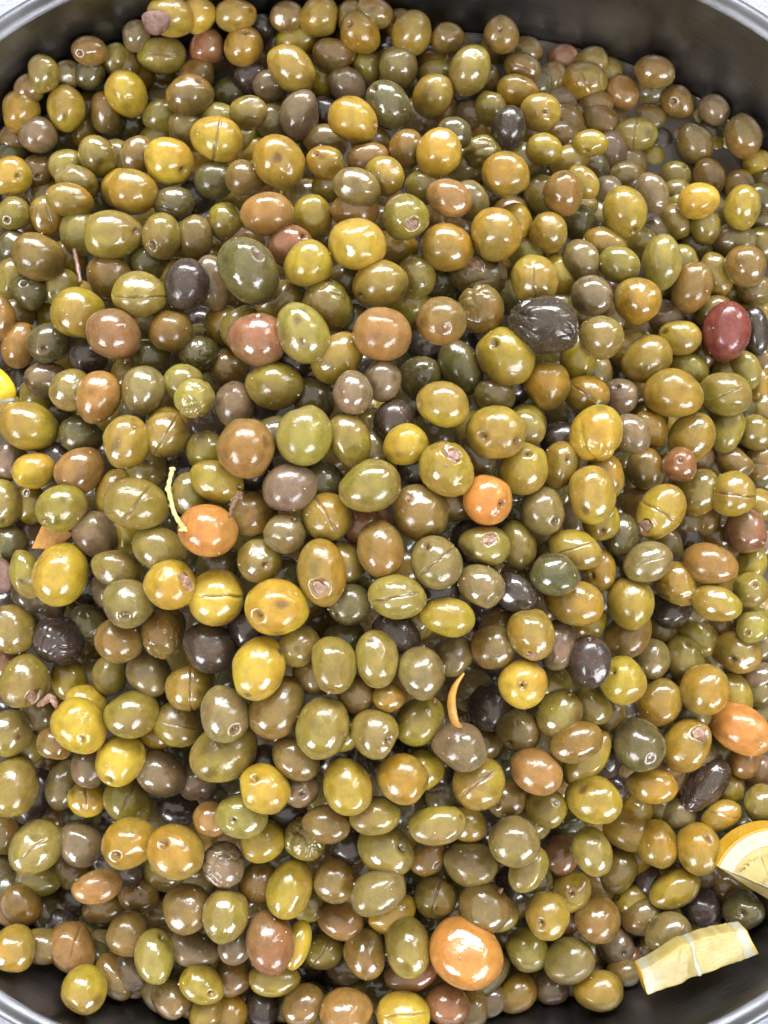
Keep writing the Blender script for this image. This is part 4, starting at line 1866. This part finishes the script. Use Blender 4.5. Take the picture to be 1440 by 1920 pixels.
# dry brown stalk stuck to the olive above it
st = bpy.data.objects.new("dry_stalk", None); COL.objects.link(st)
tube("stalk", [P3(452, 924, 0, d0 + .002), P3(441, 938, 0, d0 - .001), P3(435, 953, 0, d0 - .002), P3(431, 968, 0, d0 - .002)], [.0012, .0013, .0010, .0008], M_DRY, st)
for x, y, r1 in ((446, 926, 6), (440, 936, 7), (436, 946, 5), (450, 932, 5), (431, 968, 4)):
    lump("calyx", x, y, r1, r1 * .7, r1 * .7, x * 7, M_DRY, .4, 0, st, d0 - .001, 7)
tag(st, "dry brown stalk fragment with calyx just above the orange olive", "stalk")

tag(tube("brown_stick", [P3(139, 468, 0), P3(145, 495, .001), P3(151, 530, -.001)], [.0009, .0011, .0010], M_STICK),
    "short reddish brown stick poking out between olives, upper left", "stick")

# strip of orange peel
tag(tube("peel_strip", [P3(870, 1262, .004), P3(853, 1285, .005), P3(846, 1310, .006), P3(848, 1335, .006), P3(853, 1355, .005), P3(860, 1360, .003)],
         [.0008, .0022, .0031, .0033, .0030, .0020], M_ORANGE, seg=12, rip=0.05, flat=0.5), "curved strip of orange peel standing among the olives, right of centre", "peel")

# orange chunk
prism.ref = (95, 1005)
dch = P3(95, 1005)[2] - 0.009
dd = (CAM[2] - dch)
tag(prism("orange_chunk", [(58, 1029), (78, 984), (112, 988), (142, 1000), (120, 1018), (96, 1030)], .006, M_ORANGE, None, dd, (0.00005, 0.0)),
    "wedge-shaped orange chunk under a green olive at the left", "peel")
# pinkish chunk cut by the left edge
tag(lump("pit_fragment", -2, 1080, 26, 32, 18, 0, M_PINK, .16, -0.002), "pinkish brown pit fragment cut by the left edge", "olive pit")
tag(tube("skin_scrap", [P3(72, 1322, -.001), P3(84, 1316, .002), P3(93, 1304, .004), P3(100, 1312, .002), P3(106, 1326, 0)],
         [.0010, .0018, .0012, .0018, .0008], M_FLESH), "folded scrap of pinkish olive skin at the left", "olive skin")

# pit showing in the torn olive at the top left
to = next(o for o in things if o['label'].startswith("large torn olive"))
lp = lump("olive_pit", 293, 43, 25, 21, 15, -20, M_PINK, .13, 0, None, to['d'] - to['b'] * to['d'] / FPX + 0.003)
bpy.context.view_layer.update()
lp.parent = to['ob']
lp.matrix_parent_inverse = to['ob'].matrix_world.inverted()

# lemon at the left edge
lf = bpy.data.objects.new("lemon_piece", None); COL.objects.link(lf)
lump("peel", -14, 718, 48, 30, 22, -38, M_YPEEL, .05, .006, lf)
lump("pith", -10, 742, 40, 12, 12, -8, M_PITH, .10, .004, lf)
tag(lf, "bright yellow piece of lemon cut by the left edge", "lemon")


def vesicles(parent, pts_c, spread, d, tilt, n, length, wid):
    """juice sacs fanning out: joined, too small to pick apart"""
    V, Q, nv = [], [], 0
    P, q = CS[7]
    for i in range(n):
        (x0, y0), (x1, y1) = pts_c(i / (n - 1)) if n > 1 else pts_c(.5)
        mx, my = (x0 + x1) / 2, (y0 + y1) / 2
        a = math.atan2(-(y1 - y0), x1 - x0)
        L = math.hypot(x1 - x0, y1 - y0) / 2 * rng.uniform(.75, 1.0)
        dd = d + tilt[0] * (mx - prism.ref[0]) + tilt[1] * (my - prism.ref[1])
        c = CAM + px_dir(mx, my) * dd
        s = dd / FPX
        X = P * np.array([L, wid * rng.uniform(.8, 1.2), wid * .22]) * s
        X[:, 1] *= 1 + 0.4 * P[:, 0]
        Rm = np.array([[math.cos(a), -math.sin(a), 0], [math.sin(a), math.cos(a), 0], [0, 0, 1]])
        V.append(X @ Rm.T + c); Q.append(q + nv); nv += len(P)
    o = mesh_obj("juice_sacs", np.concatenate(V), np.concatenate(Q), M_PULP, parent)
    o["kind"] = "stuff"
    return o


# lemon strip at the lower right: a cut slice seen on its side
l1 = bpy.data.objects.new("lemon_slice", None); COL.objects.link(l1)
tag(l1, "thick strip of lemon slice lying on the olives beside the pan wall, lower right", "lemon")
C4 = (1040, 1520)
prism.ref = (1040 + 980 / 3.6, 1520 + 1020 / 3.6)
D1 = 0.366
t1 = (0.00002, 0.00003)
th = 0.0085
top_c = [(0, 578, 1082), (.04, 602, 1068), (.12, 668, 1036), (.22, 748, 985), (.33, 820, 935), (.42, 872, 908), (.47, 910, 903), (.52, 945, 888), (.60, 1010, 862),
         (.70, 1100, 838), (.80, 1180, 824), (.90, 1240, 812), (1, 1298, 806)]
bot_c = [(0, 626, 1242), (.04, 645, 1240), (.12, 705, 1222), (.22, 780, 1198), (.33, 860, 1178), (.42, 925, 1140), (.47, 965, 1124), (.52, 998, 1108), (.60, 1070, 1086),
         (.70, 1150, 1052), (.80, 1230, 1026), (.90, 1310, 1004), (1, 1382, 976)]
ROWS = [(0, 1.0), (0, .5), (.004, .10), (.03, .01)] + [(w, 0) for w in np.linspace(.08, .92, 17)] + [(.97, .01), (.996, .10), (1, .5), (1, 1.0)]


def crv(c, u):
    t = [q[0] for q in c]
    return np.interp(u, t, [q[1] for q in c]), np.interp(u, t, [q[2] for q in c])


def strip_part(name, u0, u1, nu, mat, colf, relief, ends=(False, False)):
    """a length of the slice, its neighbours share the same border so that no seam opens"""
    V, Cc_, F = [], [], []
    us = list(np.linspace(u0, u1, nu))
    if ends[0]:
        us = [u0, u0, u0 + .003] + us[1:]
    if ends[1]:
        us = us[:-1] + [u1 - .003, u1, u1]
    for a, u in enumerate(us):
        endf = 1.0 if (ends[0] and a == 0) or (ends[1] and a == len(us) - 1) else 0.08 if (ends[0] and a == 1) or (ends[1] and a == len(us) - 2) else 0
        for w, dr in ROWS:
            edge = 0.0 if min(abs(u - q) for q in (0, 1)) < 1e-6 else 1.0
            uu = u + edge * .008 * math.sin(w * 7 + u * 40)
            tx, ty = crv(top_c, uu); bx, by = crv(bot_c, uu)
            x, y = tx + (bx - tx) * w, ty + (by - ty) * w
            k = math.sin(u * 55) * .5 + math.sin(u * 91 + 1) * .5
            x += (1 - 2 * w) * k * 1.2 * (abs(1 - 2 * w) ** 3); y -= (1 - 2 * w) * k * 2.2 * (abs(1 - 2 * w) ** 3)
            X = T(*C4, [(x, y)])[0]
            d = D1 + t1[0] * (X[0] - prism.ref[0]) + t1[1] * (X[1] - prism.ref[1])
            hh = 0.0004 * math.sin(u * 9 + w * 2) + 0.0002 * math.sin(u * 23 - w * 5) + relief(u, w)
            hh *= (1 - max(dr, endf))
            V.append(CAM + px_dir(*X) * d + np.array([0, 0, hh - th * max(dr, endf)]))
            Cc_.append(tuple(colf(u, w)) + (1,))
    m = len(ROWS)
    for i in range(len(us) - 1):
        for k in range(m - 1):
            F.append((i * m + k, i * m + k + 1, (i + 1) * m + k + 1, (i + 1) * m + k))
    return mesh_obj(name, V, F, mat, l1, cols=Cc_)


PW, PUL, PD = np.array([.44, .42, .32]), np.array([.44, .34, .11]), np.array([.44, .30, .07])
rib = lambda u, w: 0.00030 * math.sin(w * 62 + 3 * math.sin(u * 20) - u * 60) * max(0, math.sin(math.pi * min(1, max(0, w)))) ** .5
zero = lambda u, w: 0.0


def blend(u, a, b, c0, c1):
    t = min(1, max(0, (u - a) / (b - a)))
    return c0 * (1 - t) + c1 * t


strip_part("peel", 0.0, 0.012, 4, M_PEEL, lambda u, w: PUL, zero, (True, False))
strip_part("pith", 0.012, 0.10, 10, M_LEMON, lambda u, w: blend(u, .04, .10, PW * .9, (PW + PUL) / 2), zero)
strip_part("pulp", 0.10, 0.47, 60, M_LEMON, lambda u, w: blend(u, .10, .2, (PW + PUL) / 2, PUL) * (1 - .25 * math.exp(-((w - .3 - u) / .3) ** 2)) , lambda u, w: .5 * rib(u, w) - .0006 * math.exp(-((u - .40) / .05) ** 2))
strip_part("membrane", 0.47, 0.51, 8, M_LEMON, lambda u, w: PW, lambda u, w: .0007 * math.sin(math.pi * (u - .47) / .04))
strip_part("pulp", 0.51, 0.87, 90, M_LEMON, lambda u, w: (PUL * .9 + .10 * PW) * (1 + .10 * math.sin(w * 62 - u * 60)), rib)
strip_part("pith", 0.87, 0.975, 10, M_LEMON, lambda u, w: blend(u, .87, .92, (PW + PUL) / 2, PW), zero)
strip_part("peel", 0.975, 1.0, 5, M_PEEL, lambda u, w: PD, zero, (False, True))

# half slice of lemon at the right edge
l2 = bpy.data.objects.new("lemon_slice", None); COL.objects.link(l2)
tag(l2, "half slice of lemon with orange-yellow peel and white pith cut by the right edge", "lemon")
prism.ref = (1040 + 1400 / 3.6, 1520 + 350 / 3.6)
D2 = 0.378
t2 = (-0.00004, 0.00002)
Cc = np.array([1475.0, 540.0])
e1 = np.array([-0.92, -0.40]); e2 = np.array([0.40, -0.92])


def arc(r, a0, a1, n=14):
    out = []
    for i in range(n):
        w = math.radians(a0 + (a1 - a0) * i / (n - 1))
        p = Cc + e1 * 410 * r * math.cos(w) + e2 * 425 * r * math.sin(w)
        out.append((p[0], p[1]))
    return out


def ring(r0, r1, a0=0, a1=180, n=14):
    return arc(r1, a0, a1, n) + arc(r0, a0, a1, n)[::-1]


# rings are split in short sectors so that every polygon stays convex
for nm, r0, r1, mt, ins in (("peel", .966, 1.0, M_PEEL, -.0003), ("pith", .72, .965, M_PITH, 0.0)):
    bmv = []
    pts_o, pts_i = arc(r1, 0, 180, 28), arc(r0, 0, 180, 28)
    V, F = [], []
    for po, pi in zip(pts_o, pts_i):
        for (x, y) in (po, pi):
            X = T(*C4, [(x, y)])[0]
            q = D2 + t2[0] * (X[0] - prism.ref[0]) + t2[1] * (X[1] - prism.ref[1])
            p = CAM + px_dir(*X) * q + np.array([0, 0, ins])
            V += [p, p - np.array([0, 0, .010])]
    for i in range(27):
        a, b = i * 4, i * 4 + 4
        F += [(a, b, b + 2, a + 2), (a + 1, a + 3, b + 3, b + 1), (a, a + 1, b + 1, b), (a + 2, b + 2, b + 3, a + 3)]
    F += [(0, 2, 3, 1), (108, 109, 111, 110)]
    mesh_obj(nm, V, F, mt, l2, smooth=False)
for k in range(4):
    a0, a1 = 2 + k * 44.5, 2 + (k + 1) * 44.5 - 1.2
    am = (a0 + a1) / 2
    tri = [tuple(np.array(arc(.06, am, am, 2)[0]))] + arc(.72, a0 + .3, a1 - .3, 7)
    prism("pulp", T(*C4, tri), .0095, M_PULP, l2, D2, t2, .0004, -.0002)
    vesicles(l2, lambda u, a0=a0, a1=a1: (T(*C4, [arc(.18, a0 + 3 + (a1 - a0 - 6) * u, 0, 2)[0]])[0], T(*C4, [arc(.63, a0 + 3 + (a1 - a0 - 6) * u, 0, 2)[0]])[0]), 0, D2 - .0004, t2, 10, 0, 2.9)
prism("membrane", T(*C4, arc(.725, 0, 180, 20)), .0092, M_PITH, l2, D2, t2, .0003, -.0004)
# the paler cut face turned towards the viewer below
pl = arc(1.0, 0, 0, 2)[0]; pr = arc(1.0, 180, 180, 2)[0]
prism("cut_face", T(*C4, [(pl[0] + 4, pl[1] + 6), (1180, 430), (1320, 528), (1440, 600), (1600, 690), (1800, 760), (pr[0], pr[1] + 4), (1475, 546)]), .0085, M_PULP, l2, D2 + .0012, (t2[0], 0.00010), .0008)

# crumbs of flesh and spice clinging to the wet skins: too many and too small to count
V, Q, nv = [], [], 0
P7, q7 = CS[7]
CS3 = cube_sphere(2)
for _ in range(420):
    o = things[int(rng.integers(len(things)))]
    loc, Rm, ax = frame(o)
    n = rng.normal(size=3); n[2] = abs(n[2]) + 0.3; n /= np.linalg.norm(n)
    c = loc + Rm @ (n * ax * 1.0)
    s = rng.uniform(0.00012, 0.00042)
    X = CS3[0] * (1 + 0.4 * rng.normal(size=(len(CS3[0]), 1)) * 0.5) * s * np.array([1.5, 1, .7])
    M = np.array(Matrix.Rotation(rng.uniform(0, 6.28), 3, 'Z'))
    V.append(X @ M.T + c); Q.append(CS3[1] + nv); nv += len(X)
cr = mesh_obj("olive_crumbs", np.concatenate(V), np.concatenate(Q), M_CRUMB)
tag(cr, "tiny pale crumbs of olive flesh clinging to the wet skins", kind="stuff")
